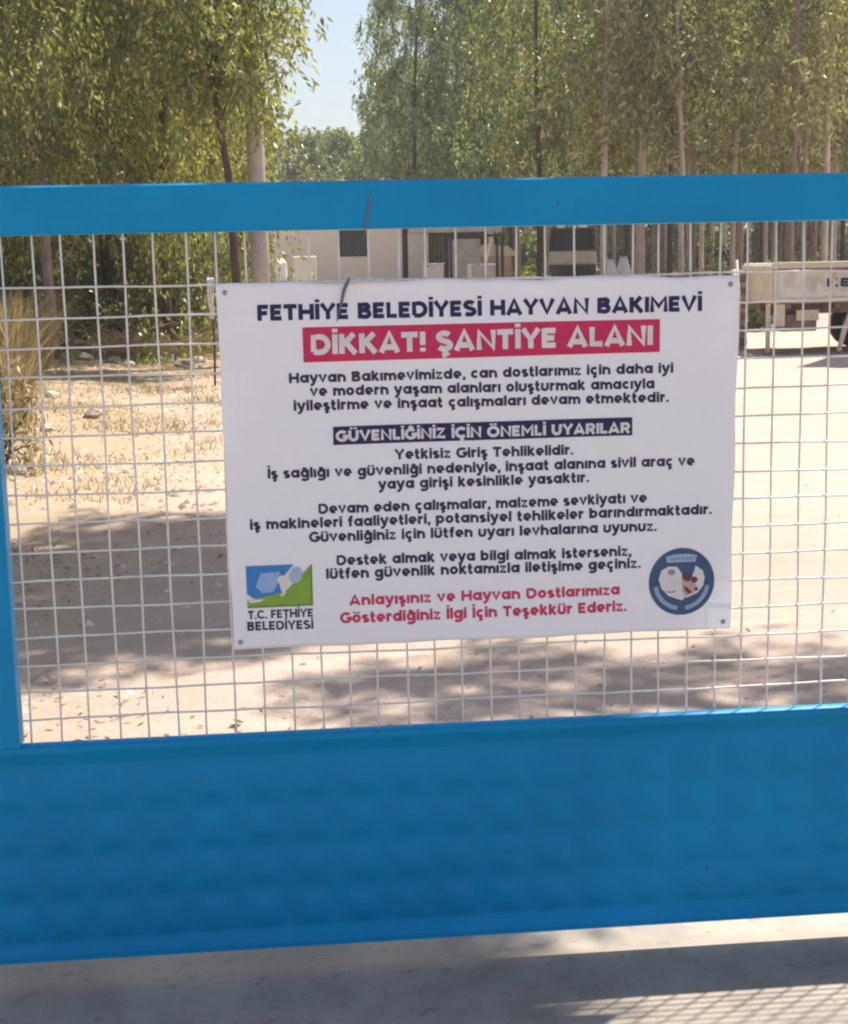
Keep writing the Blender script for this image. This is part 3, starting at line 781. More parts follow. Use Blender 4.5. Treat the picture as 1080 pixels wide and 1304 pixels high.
# parked truck seen from the front
tr = empty('parked_truck', (10.9, 56, 0), R_(-10), 'small dark fronted truck parked facing the gate among the slender trunks', 'truck')
W2 = .88
MB().bbox(-W2, W2, 0, 1.6, .62, 1.26, .05).build('lower_cab', DARKM, tr)
MB().bbox(-W2, W2, -.02, 1.6, 1.262, 1.78, .06).build('cab_panel', GREY_P, tr)
cabm = MB().add([(-W2, .02, 1.782), (W2, .02, 1.782), (W2, 1.6, 1.782), (-W2, 1.6, 1.782), (-W2+.08, .25, 2.62), (W2-.08, .25, 2.62), (W2-.06, 1.6, 2.62), (-W2+.06, 1.6, 2.62)],
                [(3, 2, 1, 0), (4, 5, 6, 7), (0, 1, 5, 4), (1, 2, 6, 5), (2, 3, 7, 6), (3, 0, 4, 7)])
cabm.build('upper_cab', DARKM, tr)
MB().add([(-W2+.09, -.006, 1.83), (W2-.09, -.006, 1.83), (W2-.16, .20, 2.54), (-W2+.16, .20, 2.54), (-W2+.09, .02, 1.83), (W2-.09, .02, 1.83), (W2-.16, .22, 2.54), (-W2+.16, .22, 2.54)],
         [(0, 1, 2, 3), (0, 4, 5, 1), (1, 5, 6, 2), (2, 6, 7, 3), (3, 7, 4, 0)]).build('windscreen', GLASS, tr)
for x in (-.42, .38):
    MB().bbox(x-.15, x+.15, .18, .34, 2.622, 2.72, .02).build('roof_lamp', WHT, tr)
for x in (-.62, .62):
    MB().tube([(x, -.03, .98), (x, .02, .98)], .13, 12).build('headlight', GLASS, tr)
    for y in (.9, 3.9):
        w = MB().tube([(x*1.15-.11, y, .42), (x*1.15+.11, y, .42)], .42, 18).build('wheel', RUBBER, tr)
        MB().tube([(x*1.15-.12, y, .42), (x*1.15+.12, y, .42)], .20, 12).build('rim', STEEL, w)
MB().box(-.45, .45, -.012, -.002, .72, 1.18).build('grille', RUBBER, tr)
MB().bbox(-W2-.03, W2+.03, -.16, -.02, .42, .60, .02).build('bumper', GREY_P, tr)
MB().bbox(-.95, .95, 1.75, 5.2, .80, 1.55, .02).build('cargo_bed', GREY_P, tr)
for s in (-1, 1):
    MB().bbox(s*(W2+.20)-.07, s*(W2+.20)+.07, .0, .05, 1.75, 2.10, .01).build('mirror', RUBBER, tr)

# farm trailer on the right
tl = empty('farm_trailer', (7.32, 22.0, 0), R_(-4.5), 'cream sided farm trailer with black letters on its side board', 'trailer')
Lt = 3.6
def tb(name, x0, x1, y0, y1, z0, z1, m_, bev=.008, par=tl): return MB().bbox(x0, x1, y0, y1, z0, z1, bev).build(name, m_, par)
tb('top_rail', -.01, Lt, -.045, .045, 1.285, 1.375, CREAM)
tb('rail_groove', .0, Lt, -.01, .02, 1.232, 1.283, RUST, .003)
TRP = varied('weathered_cream', (.52, .49, .42), (.74, .71, .63), 3, .7, .25, .004, lo=.4, hi=.6)
sb = tb('side_board', .0, Lt, -.012, .025, .83, 1.229, TRP)
for k in range(5): tb('board_rib', .0+k*.885, .05+k*.885, -.045, -.0145, .86, 1.225, CREAM)
tb('bottom_rail', -.01, Lt, -.05, .05, .775, .828, CREAM)
tb('floor', .0, Lt, .052, 1.85, .76, .80, WOOD)
tb('side_board', .0, Lt, 1.86, 1.90, .83, 1.36, WHITE_P)
tb('end_board', -.045, -.012, -.04, 1.88, .79, 1.33, CREAM)
tb('chassis_beam', .15, Lt+.4, .30, .42, .60, .757, RUST)
tb('chassis_beam', .15, Lt+.4, 1.40, 1.52, .60, .757, RUST)
for k in range(5): tb('cross_beam', .2+k*.75, .28+k*.75, .0, 1.86, .68, .757, RUST)
tb('mud_flap', .05, .20, .02, .05, .42, .757, WOOD_L)
MB().tube([(2.1, .08, .60), (2.1, 1.78, .60)], .05, 8).build('axle', RUST, tl)
for x in (1.72, 2.50):
    for y in (.10, 1.62):
        w = MB().tube([(x, y, .36), (x, y+.03, .36), (x, y+.17, .36), (x, y+.20, .36)], [.30, .36, .36, .30], 22).build('wheel', RUBBER, tl, smooth=False)
        MB().tube([(x, y-.006, .36), (x, y+.206, .36)], [.19, .19], 14).build('rim', RUST, w)
MB().tube([(1.16, -.10, .62), (1.03, -.20, .35), (.94, -.26, .05)], [.045, .04, .035], 8).build('prop_leg', WOOD_L, tl)
tb('spare_box', .38, .72, .06, .09, .50, .66, WOOD_L, .005)
tb('tool_locker', .16, .70, .10, .55, .34, .597, RUST)
tb('support_leg', -.06, .0, .10, .16, .02, .757, CREAM)
tb('support_leg', -.06, .0, 1.70, 1.76, .02, .757, CREAM)
tb('foot_plate', -.10, .30, .06, .20, .0, .018, RUST, .003)
tb('tow_bar', Lt+.40, Lt+1.9, .86, .96, .55, .65, RUST)
# letters on the side board
class Flat(Print):
    def ribbon(s, pts, w, off=0.0, closed=False):
        n0 = len(s.mb.v); Print.ribbon(s, pts, w, off, closed)
        for i in range(n0, len(s.mb.v)):
            v = s.mb.v[i]; s.mb.v[i] = (v[0], -.0155-off, v[2])
pr = Flat(.001); write(pr, 'KEDİ', .80, 1.00, 1.45, 1.00, .125, .85)
link('lettering', pr.mb.mesh('lettering', INK['ink']), sb)

# unseen roof added outside the frame, set so its shade falls across the track
sh = empty('unseen_shade_roof', (8.25, 20.75, 0), R_(-34), 'unseen grey sheet roof on four posts, added right of the trailer to shade the track', 'added shelter')
MB().bbox(-.1, 4.2, -.05, 1.75, 3.02, 3.08, .01).build('unseen_roof_sheet', GREY_P, sh)
for x in (.05, 4.0):
    for y in (.1, 1.6): MB().tube([(x, y, 0), (x, y, 3.018)], .05, 8).build('post', DARKM, sh)

# posts and fence bits left of the trailer
for i, (x, y, h, lb) in enumerate(((6.86, 22.6, 1.28, 'pale leaning wooden post nearest the banner edge, left of the trailer'), (7.06, 22.9, 1.42, 'taller pale wooden post touching the left end of the trailer'))):
    o = MB().tube([(0, 0, -.05), (.015, 0, h*.5), (.05-.08*i, .02, h)], [.045, .04, .035], 8).build('wooden_post', WOOD_L, loc=(x, y, 0), smooth=True)
    tag(o, lb, 'post')
pal = empty('wooden_pallet', (6.72, 23.6, 0), R_(-8), 'dark wooden pallet standing on edge behind the two pale posts', 'pallet')
for k in range(6): MB().box(-.5, .7, -.01, .012, .06+.2*k, .18+.2*k).build('board', RUST, pal)
for x in (-.45, .1, .62): MB().box(x-.04, x+.04, .014, .10, .0, 1.25).build('stringer', WOOD, pal)
# white sacks by the trunks
def sack(x, y, s, lb, rz=0.0):
    vs = []; fs = []; nu, nv = 12, 9
    rr = random.Random(int(x*100)); ph = rr.random()*6
    for j in range(nv):
        t = j/(nv-1); w = (math.sin(PI*min(1, t*.62+.2)))**.6*(1-.55*t**3)
        for i in range(nu):
            a = 2*PI*i/nu; r_ = w*(1+.10*math.sin(3*a+ph+4*t))
            vs.append((r_*.20*s*math.cos(a), r_*.16*s*math.sin(a), t*.95*s-.02+.03*s*math.sin(2*a+ph)*t))
    for j in range(nv-1):
        for i in range(nu): fs.append((j*nu+i, j*nu+(i+1) % nu, (j+1)*nu+(i+1) % nu, (j+1)*nu+i))
    fs += [tuple(range(nu-1, -1, -1)), tuple((nv-1)*nu+i for i in range(nu))]
    mb_ = MB(); mb_.add(vs, fs); o = mb_.build('sack', WHITE_P, loc=(x, y, 0), smooth=True); o.rotation_euler.z = rz
    return tag(o, lb, 'sack')
sack(8.86, 40.2, 1.52, 'fuller round white sack of the two standing right of the parked truck')
sack(9.32, 40.6, 1.60, 'narrow upright white sack by the bright trunk, right of the rounder one', .8)
pole = empty('utility_pole', (XA0(341, 23.5), 23.5, 0), 0, 'straight pale grey concrete pole standing just left of the pinkish hut', 'pole')
MB().tube([(0, 0, -.2), (0, 0, 2), (-.02, 0, 5), (-.03, 0, 8.2)], [.145, .14, .125, .10], 14).build('shaft', varied('pole_concrete', (.30, .265, .265), (.42, .375, .375), 5, .9, .3, .004), pole, smooth=True)
MB().bbox(-.9, .85, -.22, -.14, 7.6, 7.72, .01).build('cross_arm', DARKM, pole)
for x in (-.75, .0, .7): MB().tube([(x, -.18, 7.721), (x, -.18, 7.80), (x, -.18, 7.88)], [.03, .05, .025], 8).build('insulator', WHT, pole)
# white cloth hung on a short stump
st = empty('cloth_on_stump', (-.90, 19.4, G(-.9, 19.4)), 0, 'short dark stump with a torn white cloth hanging from it, left of the banner corner', 'stump')
MB().tube([(0, 0, -.05), (.02, 0, .6), (0, 0, 1.16), (.02, 0, 1.3)], [.016, .015, .014, .012], 7).build('stump', BARK_D, st, smooth=True)
vs = []; fs = []
for i in range(9):
    for j in range(7):
        u = i/8-.5; t = j/6
        vs.append((u*.085*(1-.4*t)+.01*math.sin(t*9+u*12), -.07-.03*math.sin(u*14+t*2), 1.38-.52*t))
for i in range(8):
    for j in range(6): fs.append((i*7+j, (i+1)*7+j, (i+1)*7+j+1, i*7+j+1))
cl = MB(); cl.add(vs, fs); cl = cl.build('cloth', WHT, st, smooth=True); sl = cl.modifiers.new('thick', 'SOLIDIFY'); sl.thickness = .006
# ------------------------------------------------------------------ vegetation
def leaf_quads(rng, P, dirs, L, Wd, droop=.75):
    """one narrow folded leaf (rhombus) per point"""
    n = len(P)
    d = dirs+rng.normal(0, .6, (n, 3)); d[:, 2] -= droop
    d /= np.linalg.norm(d, axis=1)[:, None]
    r = rng.normal(0, 1, (n, 3)); s = np.cross(d, r); s /= (np.linalg.norm(s, axis=1)[:, None]+1e-9)
    L_ = L*rng.uniform(.6, 1.35, n)[:, None]; W_ = Wd*rng.uniform(.7, 1.3, n)[:, None]
    a = P; c = P+d*L_; m1 = P+d*L_*.42+s*W_*.5; m2 = P+d*L_*.42-s*W_*.5
    v = np.stack([a, m1, c, m2], 1).reshape(-1, 3)
    q = np.arange(4*n).reshape(-1, 4)
    return v, q

def strands(rng, centres, radii, per, leaves, slen):
    """hanging leafy strands around clump centres"""
    Ps = []; Ds = []
    for c, r in zip(centres, radii):
        k = max(3, int(per*(r/.8)**2))
        off = rng.normal(0, 1, (k, 3)); off /= np.linalg.norm(off, axis=1)[:, None]
        off *= (rng.random(k)**.45)[:, None]*r; off[:, 2] *= .75
        st = c+off
        for p in st:
            m_ = max(4, int(leaves*rng.uniform(.5, 1.4)))
            t = rng.random(m_); ln = slen*rng.uniform(.5, 1.3)
            hd = rng.normal(0, .35, 2)
            q = np.stack([p[0]+hd[0]*t*ln+rng.normal(0, .05, m_), p[1]+hd[1]*t*ln+rng.normal(0, .05, m_), p[2]-t**1.3*ln+rng.normal(0, .05, m_)], 1)
            Ps.append(q); Ds.append(np.tile([hd[0], hd[1], -.3], (m_, 1)))
    return np.vstack(Ps), np.vstack(Ds)

def limb_pts(rng, a, b_, n=6, sag=.12):
    a = np.array(a, float); b_ = np.array(b_, float); L = np.linalg.norm(b_-a)
    pts = []
    for i in range(n):
        t = i/(n-1); p = a*(1-t)+b_*t
        p = p+rng.normal(0, .035, 3)*L*math.sin(PI*t); p[2] += sag*L*math.sin(PI*t)
        pts.append(tuple(p))
    return pts

def tree_proto(seed, H, base, spread, clumps, per, leaves, leafL, leafW, leafm, barkm, tr_r, slen=.9, low=.0, crad=.75):
    rng = np.random.default_rng(seed)
    # trunk
    n = 12; px = np.cumsum(rng.normal(0, .10, n)); py = np.cumsum(rng.normal(0, .10, n))
    tp = [(px[i]*.6*i/n*2, py[i]*.6*i/n*2, -.15+(H+.15)*i/(n-1)) for i in range(n)]
    tr_ = [tr_r*(1.25 if i == 0 else 1)*(1-.86*(i/(n-1))**1.2) for i in range(n)]
    tm = MB().tube(tp, tr_, 8).mesh('trunk', barkm, True)
    def on(z):
        t = min(.999, max(0, (z+.15)/(H+.15)))*(n-1); i = int(t); f = t-i
        return [tp[i][k]*(1-f)+tp[i+1][k]*f for k in range(3)]
    cs = []; rs = []; br = MB()
    for k in range(clumps):
        t = (k+rng.random())/clumps
        z = base+(H-base)*t
        wid = spread*(math.sin(PI*min(1, .18+.80*t))**.7)
        a = k*2.4+rng.normal(0, .5); r = wid*rng.uniform(.35, 1.0)
        z0 = max(.9, z-rng.uniform(.5, 1.6)*r*.7-.2)
        o = on(z0); c = (o[0]+r*math.cos(a), o[1]+r*math.sin(a), z)
        cs.append(c); rs.append(crad*rng.choice((.55, .8, 1.1, 1.5))*(1-.2*t))
        r0 = max(.010, tr_r*.26*(1-.6*t))
        pts = limb_pts(rng, o, c, 5, .06)
        br.tube(pts, [r0*(1-.8*i/4) for i in range(5)], 5, False)
        for q in range(3):
            e = np.array(c)+rng.normal(0, .5, 3)*rs[-1]
            br.tube(limb_pts(rng, pts[2+q % 2], e, 4, .03), [r0*.35, r0*.25, r0*.18, r0*.1], 4, False)
    if low > 0:                      # leafy shoots hanging near the ground
        for k in range(int(clumps*low)):
            a = rng.random()*6.28; r = spread*rng.uniform(.2, .9)
            cs.append((r*math.cos(a), r*math.sin(a), rng.uniform(.5, base))); rs.append(crad*.8)
    P, Dd = strands(rng, [np.array(c) for c in cs], rs, per, leaves, slen)
    P[:, 2] = np.maximum(P[:, 2], .15)
    v, q = leaf_quads(rng, P, Dd, leafL, leafW)
    return tm, br.mesh('branches', barkm, True), np_mesh('crown', v, q, leafm)

def plant_tree(name, proto, loc, rz, sc, label, group=None, cat='tree', bark=None):
    t = empty(name, loc, rz, label, cat, group); t.scale = (sc[0], sc[0], sc[1])
    tm, bm_, cm = proto
    a = link('trunk', tm, t); b1 = link('branches', bm_, t); c = link('crown', cm, t); tag(c, kind='stuff')
    if bark:
        for o in (a, b1):
            o.material_slots[0].link = 'OBJECT'; o.material_slots[0].material = bark
    return t

def XA(px, y):      # metres across the yard at distance y for a bearing measured once on site
    return y*math.tan(.09097+math.atan((px-540)/1900.4))

near = [tree_proto(11+i, 9.5, 2.7, 2.1, 44, 34, 22, .13, .046, LEAF_Y, BARK_D, .10, .9, .10, .72) for i in range(3)]
cool = [tree_proto(61+i, 13.0, 3.9, 1.9, 34, 22, 24, .19, .066, LEAF_C, BARK_D, .11, .7, 0, .85) for i in range(2)]
mid = [tree_proto(31+i, 13.0, 4.1, 1.8, 40, 20, 24, .18, .062, (LEAF_Y, LEAF_G)[i % 2], BARK_M, .11, .8, 0, .8) for i in range(4)]
midr = [tree_proto(41+i, 13.0, 4.2, 1.9, 42, 20, 24, .18, .062, LEAF_O, BARK_M, .11, .8, 0, .8) for i in range(2)]
slim = [tree_proto(51+i, 14.0, 4.7, 1.25, 28, 17, 20, .19, .062, (LEAF_O, LEAF_G, LEAF_O)[i], BARK_P, .085, 1.0, 0, .75) for i in range(3)]
far = [tree_proto(71+i, 15.0, 1.0, 3.4, 44, 13, 20, .36, .13, LEAF_G, BARK_M, .16, 1.2, 0, 1.25) for i in range(2)]
rt = random.Random(12)

items = []   # (px, y, name, proto, scale, bark, description)
# near dense trees, left of the sky gap
for px, y, s, hz, bk, ds in ((-130, 24, 1.05, 1.0, None, 'broad olive leaved tree'), (-10, 27, 1.0, 1.05, None, 'bushy yellow green tree'), (75, 23.5, .85, 1.0, BARK_M, 'slim low branched tree'),
                             (150, 28, 1.0, 1.1, None, 'dense olive green tree'), (222, 25, .80, 1.05, BARK_D, 'dark stemmed leafy tree'), (258, 29, .88, 1.0, None, 'bright leaved tree')):
    items.append((px, y, 'leafy_tree', near[len(items) % 3], (s, hz), bk, ds+' over the undergrowth left of the gap in the grove', 'near'))
for k, (px, y) in enumerate(((20, 36), (110, 38), (190, 37), (262, 40), (-80, 35), (285, 46), (60, 48), (160, 50), (240, 54))):
    items.append((px, y, 'eucalyptus_tree', mid[k % 4], (1.1, 1.0), None, 'tall leafy tree standing behind the dense left hand trees', 'left back'))
# trees right of the gap
for k, (px, y, s) in enumerate(((532, 58, .95), (575, 66, 1.1), (612, 60, 1.1), (655, 52, 1.0), (700, 64, 1.1), (508, 74, .8), (556, 80, .9))):
    items.append((px, y, 'eucalyptus_tree', cool[k % 2], (s, 1.12), (None, BARK_D)[k % 2], 'dark trunked eucalyptus right of the sky gap above the hut', 'centre'))
for k, px in enumerate((668, 690, 706, 722, 748, 772, 786, 800, 819, 832, 846, 858, 870, 884, 896, 908, 921, 934, 946, 957, 968, 982, 995, 1008, 1020, 1034, 1047, 1060, 1072, 1088, 1104, 1125, 1150, 1180)):
    y = rt.choice((36, 39, 43, 47, 52, 58, 63))+rt.uniform(-1.5, 1.5)
    if px == 819: y = 38
    if 700 < px < 772: y = rt.uniform(59, 68)
    bk = rt.choice((BARK_P, BARK_P, BARK_M, BARK_D)) if px != 819 else BARK_P
    w = {id(BARK_P): 'pale', id(BARK_M): 'grey brown', id(BARK_D): 'dark'}[id(bk)]
    if px == 819: w = 'brightest, thickest pale'
    items.append((px+rt.uniform(-3, 3) if px != 819 else px, y, 'slender_tree', slim[k % 3], (rt.uniform(.85, 1.2) if px != 819 else 1.35, rt.uniform(.9, 1.1)), bk, w+' slender trunk with hanging leaves', 'slender'))
for k, px in enumerate((760, 815, 880, 940, 1000, 1060, 1130, 850, 975)):
    y = (60, 46, 43, 50, 45, 41, 44, 60, 62)[k]
    items.append((px, y, 'eucalyptus_tree', midr[k % 2], (1.0, 1.0), rt.choice((BARK_M, BARK_P)), 'leafy eucalyptus carrying yellow green clumps above the slender trunks', 'right leafy'))
for k, (px, y, s, hz) in enumerate(((-200, 85, 1.2, 1), (-40, 80, 1.2, 1), (90, 90, 1.3, 1), (200, 84, 1.2, 1), (290, 92, 1.1, 1), (360, 118, .9, .75), (425, 132, 1.0, .84), (480, 125, .9, .80), (398, 98, .8, .66), (447, 104, .85, .70), (497, 92, .8, .74),
                                    (540, 112, 1.0, .95), (620, 90, 1.2, 1.1), (720, 96, 1.2, 1.15), (820, 88, 1.2, 1.1), (920, 98, 1.3, 1.1), (1010, 86, 1.2, 1.1), (1110, 92, 1.3, 1.2), (1240, 88, 1.3, 1.2))):
    items.append((px, y, 'distant_tree', far[k % 2], (s, hz), None, 'hazy green tree in the far row behind the yard', 'far'))
ORD = ['first', 'second', 'third', 'fourth', 'fifth', 'sixth', 'seventh', 'eighth', 'ninth', 'tenth', 'eleventh', 'twelfth', 'thirteenth', 'fourteenth', 'fifteenth', 'sixteenth', 'seventeenth', 'eighteenth', 'nineteenth', 'twentieth']
byg = {}
for it in items: byg.setdefault(it[7], []).append(it)
for gname, lst in byg.items():
    lst.sort(key=lambda t: t[0])
    for q, (px, y, nm, proto, s, bk, ds, gg) in enumerate(lst):
        if gname == 'near': lb = ds; grp = None
        else:
            n = len(lst)
            if q < (n+1)//2: od = ORD[q]+' from the left'
            else: od = (ORD[n-1-q]+' from the right') if n-1-q > 0 else 'rightmost'
            if q == 0: od = 'leftmost'
            lb = ds+', '+od
            grp = {'left back': 'tall trees behind the left hand thicket', 'centre': 'eucalyptus trees right of the sky gap', 'slender': 'slender trunks of the grove on the right',
                   'right leafy': 'leafy eucalyptus trees among the slender trunks', 'far': 'far row of trees'}[gname]
        x = XA(px, y)
        plant_tree(nm, proto, (x, y, G(x, y)-.03), rt.random()*6.28, s, lb, grp, 'tree', bk)
# big bare trunk
bt = tree_proto(91, 8.0, 4.1, .95, 34, 34, 22, .13, .045, LEAF_Y, BARK_D, .075, .8, 0, .62)
plant_tree('slim_trunk_tree', bt, (XA(312, 22), 22, 0), 1.0, (1, 1), 'tree with a thin dark trunk just left of the pale grey pole', None, 'tree', BARK_D)

# two spreading trees whose limbs reach over the track and shade it
def shade_tree(trunk, H, clumps, label, seed, leafm):
    rng = np.random.default_rng(seed)
    t = empty('spreading_tree', (trunk[0], trunk[1], 0), 0, label, 'tree')
    tp = [(0, 0, -.1), (.05, .02, H*.3), (-.04, .06, H*.6), (.05, 0, H)]
    link('trunk', MB().tube(tp, [.26, .20, .16, .10], 9).mesh('trunk', BARK_M, True), t)
    cs = []; rs = []
    for (x, y, z, r) in clumps:
        c = np.array([x-trunk[0], y-trunk[1], z])
        MB().tube(limb_pts(rng, (0, 0, min(H*.95, z-.6)), c, 7, .05), [.09, .08, .07, .055, .045, .03, .015], 6).build('limb', BARK_M, t, smooth=True)
        cs.append(c); rs.append(r)
    P, Dd = strands(rng, cs, rs, 75, 30, .40)
    v, q = leaf_quads(rng, P, Dd, .16, .045)
    tag(link('crown', np_mesh('crown', v, q, leafm), t), kind='stuff')
    return t
SX, SYY = .42, .37
def over(gx, gy, z, r): return (gx+SX*z, gy+SYY*z, z, r)      # clump whose shade falls on ground point (gx, gy)
c1 = [over(*a) for a in ((-1.7, 7.6, 5.6, .6), (-1.0, 8.2, 5.8, .6), (-.45, 7.9, 5.9, .7), (-.9, 7.2, 5.5, .8), (-1.5, 6.8, 5.4, .7), (-.3, 7.0, 5.8, .8), (.1, 7.4, 6.2, .6), (-.7, 7.7, 5.3, .6), (-1.2, 7.4, 5.9, .7), (-.6, 6.6, 6.0, .7), (-1.1, 6.5, 5.6, .6), (.1, 6.5, 5.9, .5),
                         (-.6, 6.2, 5.4, .6), (-1.15, 6.1, 5.2, .55), (-.2, 6.0, 5.6, .45), (-.95, 5.7, 5.3, .35))]
shade_tree((-3.6, 10.6), 5.2, c1, 'spreading tree left of the gate reaching over the shaded track', 5, LEAF_Y)
c2 = [over(*a) for a in ((-.5, 2.6, 4.6, .6), (-.7, 3.1, 4.8, .6), (-.15, 2.85, 4.7, .5), (-.30, 3.15, 4.4, .42), (-.05, 3.2, 4.9, .35), (-1.4, 2.8, 4.6, .6), (-.1, 2.4, 4.5, .5), (-.45, 2.9, 5.2, .5), (0, 2.75, 5.1, .38),
         (-.6, 2.75, 4.3, .45), (-1.0, 3.4, 4.5, .5), (-.2, 3.0, 5.0, .4))]
c3 = [over(*a) for a in ((.25, 5.25, 5.5, .34), (.95, 5.2, 5.5, .36), (.55, 5.0, 5.2, .26), (1.5, 5.15, 5.6, .32), (.75, 5.5, 5.6, .20), (2.0, 5.05, 5.5, .26), (1.25, 4.9, 5.3, .28), (.1, 4.9, 5.3, .18), (1.75, 4.85, 5.4, .24))]
shade_tree((4.6, 2.2), 4.4, c2, 'spreading tree right of the gate with long overhanging limbs', 6, LEAF_G)
shade_tree((6.6, 4.2), 5.0, c3, 'spreading tree beside the bright track right of the gate', 7, LEAF_Y)

# undergrowth: round leafy bushes
def bush_proto(seed, h, w, n, leafm, L=.10, Wd=.035):
    rng = np.random.default_rng(seed); br = MB(); cs = []; rs = []
    for k in range(n):
        a = rng.random()*6.28; r = w*rng.random()**.6; z = h*rng.uniform(.12, .95)*(1-.4*(r/w)**2)
        c = np.array([r*math.cos(a), r*math.sin(a), z]); cs.append(c); rs.append(.28*h*rng.uniform(.7, 1.2))
        br.tube(limb_pts(rng, (rng.normal(0, .06), rng.normal(0, .06), -.05), c, 5, .08), [.018, .015, .012, .008, .004], 4, False)
    P, Dd = strands(rng, cs, rs, 34, 22, .3)
    P[:, 2] = np.maximum(P[:, 2], .02)
    v, q = leaf_quads(rng, P, Dd, L, Wd, .25)
    return br.mesh('stems', BARK_D, True), np_mesh('foliage', v, q, leafm)
bushes = [bush_proto(101, 1.5, .95, 26, LEAF_D), bush_proto(102, 1.2, .9, 22, LEAF_D), bush_proto(103, 1.3, .9, 20, LEAF_G)]
drym2 = bush_proto(112, .95, .55, 30, LEAF_B, .075, .018)
drym = [bush_proto(111, .95, .5, 16, LEAF_B, .16, .010)]
def bush(px, y, p, s, hs, lb, cat='bush', name='bush', grp=None):
    x = XA(px, y); t = empty(name, (x, y, G(x, y)-.02), rt.random()*6, lb, cat, grp); t.scale = (s, s, s*hs)
    link('stems', p[0], t); tag(link('foliage', p[1], t), kind='stuff')
UG = [(-25, 26.5, 0, 1.25, 1.2, 'large dark bush at the left edge behind the dry grass'), (48, 27, 1, 1.3, 1.2, 'dark green bush behind the first mesh squares'), (96, 25.5, 0, 1.0, 1.05, 'low dark bush left of the pale rocks'),
      (140, 27.5, 0, 1.2, 1.2, 'dark bush in the middle of the undergrowth'), (186, 26, 1, 1.05, 1.15, 'shadowy bush behind the two white rocks'), (228, 27, 0, 1.1, 1.2, 'tall dark bush near the banner corner'),
      (262, 29, 2, 1.1, 1.3, 'grey green bush just left of the banner'), (305, 33, 2, 1.2, 1.3, 'grey green bush left of the big bare trunk'), (20, 31, 0, 1.5, 1.5, 'dark bush deep behind the left undergrowth'),
      (120, 32, 1, 1.6, 1.6, 'wide bush deep behind the middle undergrowth'), (210, 33, 0, 1.5, 1.6, 'wide dark bush deep behind the right undergrowth')]
for px, y, k, s, hs, lb in UG: bush(px, y, bushes[k], s, hs, lb, grp='undergrowth bushes on the left')
for px, y, s, lb in ((660, 50, 1.2, 'dark bush right of the coop'), (690, 47, .9, 'low bush left of the parked truck'), (848, 44, 1.1, 'bush among the slender trunks right of the white sacks'), (905, 46, 1.2, 'second bush among the slender trunks right of the sacks'),
                     (962, 30, .9, 'dark bush behind the pallet'), (1030, 52, 1.3, 'bush far behind the trailer'), (1085, 54, 1.4, 'bush behind the right part of the trailer'), (930, 60, 1.6, 'bush deep between the trunks left of the trailer')):
    bush(px, y, bushes[rt.choice((0, 1, 2))], s, 1.0, lb, grp='bushes among the trunks on the right')
def straw(px, y, h, w, n, lb, seed):
    rng = np.random.default_rng(seed); x = XA(px, y)
    a = rng.random(n)*6.28; r0 = w*.45*rng.random(n)**.6; ln = h*rng.uniform(.45, 1.1, n); lean = rng.uniform(.05, .9, n)**1.3*ln
    b2 = a+rng.normal(0, 1.0, n); P0 = np.stack([r0*np.cos(a), r0*np.sin(a), np.full(n, -.02)], 1)
    M1 = P0+np.stack([lean*.35*np.cos(b2), lean*.35*np.sin(b2), ln*.6], 1); T = P0+np.stack([lean*np.cos(b2), lean*np.sin(b2), ln], 1)
    sd = np.stack([-np.sin(b2), np.cos(b2), 0*b2], 1)*.007
    v = np.stack([P0-sd, P0+sd, M1+sd*.8, T+sd*.15, T-sd*.15, M1-sd*.8], 1).reshape(-1, 3)
    base_ = np.arange(n)[:, None]*6
    q = np.concatenate([base_+np.array([[0, 1, 2, 5]]), base_+np.array([[5, 2, 3, 4]])])
    t = empty('dry_shrub', (x, y, G(x, y)), 0, lb, 'dry shrub', 'dry straw shrubs on the left')
    tag(link('straw', np_mesh('straw', v, q, LEAF_B), t), kind='stuff')
    st_ = MB()
    for k in range(5):
        aa = rng.random()*6.28; st_ = MB().tube([(0, 0, -.03), (.25*w*math.cos(aa), .25*w*math.sin(aa), h*.5), (.5*w*math.cos(aa), .5*w*math.sin(aa), h*.95)], [.008, .006, .003], 4)
        st_.build('stem', TWIG_B, t)
TWIG_B = varied('straw_stem', (.22, .15, .09), (.40, .30, .18), 20, .9, .2, .001)
bush(-26, 11.5, drym2, 1.0, 1.15, 'tall dry straw coloured bush at the left edge of the gate opening', 'dry shrub', 'dry_shrub')
for px, y, h, w, n, lb, sd_ in ((-22, 14.5, .80, 1.0, 900, 'dry grass clump right behind the left edge shrub', 2), (-14, 18.5, 1.1, 1.3, 1400, 'pale dry shrub further back on the left verge', 3),
                         (30, 21.5, .8, 1.1, 900, 'low dry straw tuft under the dark bushes near the large pale rock', 4), (165, 24.6, .45, 1.2, 500, 'low dry tuft at the foot of the undergrowth', 5)):
    straw(px, y, h, w, n, lb, sd_)
# heap of dead brushwood under the bushes
rb = np.random.default_rng(44); bw = MB()
for k in range(150):
    x0 = rb.uniform(-4.2, -.9); y0 = rb.uniform(23.4, 26); z0 = G(x0, y0)+rb.uniform(.0, .25); a = rb.random()*6.28; L_ = rb.uniform(.4, 1.4)
    e = (x0+L_*math.cos(a), y0+L_*.5*math.sin(a), z0+rb.uniform(-.02, .5))
    md = ((x0+e[0])/2+rb.normal(0, .06), (y0+e[1])/2, (z0+e[2])/2+rb.normal(.05, .06))
    bw.tube([(x0, y0, z0), md, e], [.014, .011, .004], 4, False)
tag(bw.build('brushwood', TWIG_B), 'tangled dead brushwood lying under the dark bushes on the left', 'brushwood', kind='stuff')

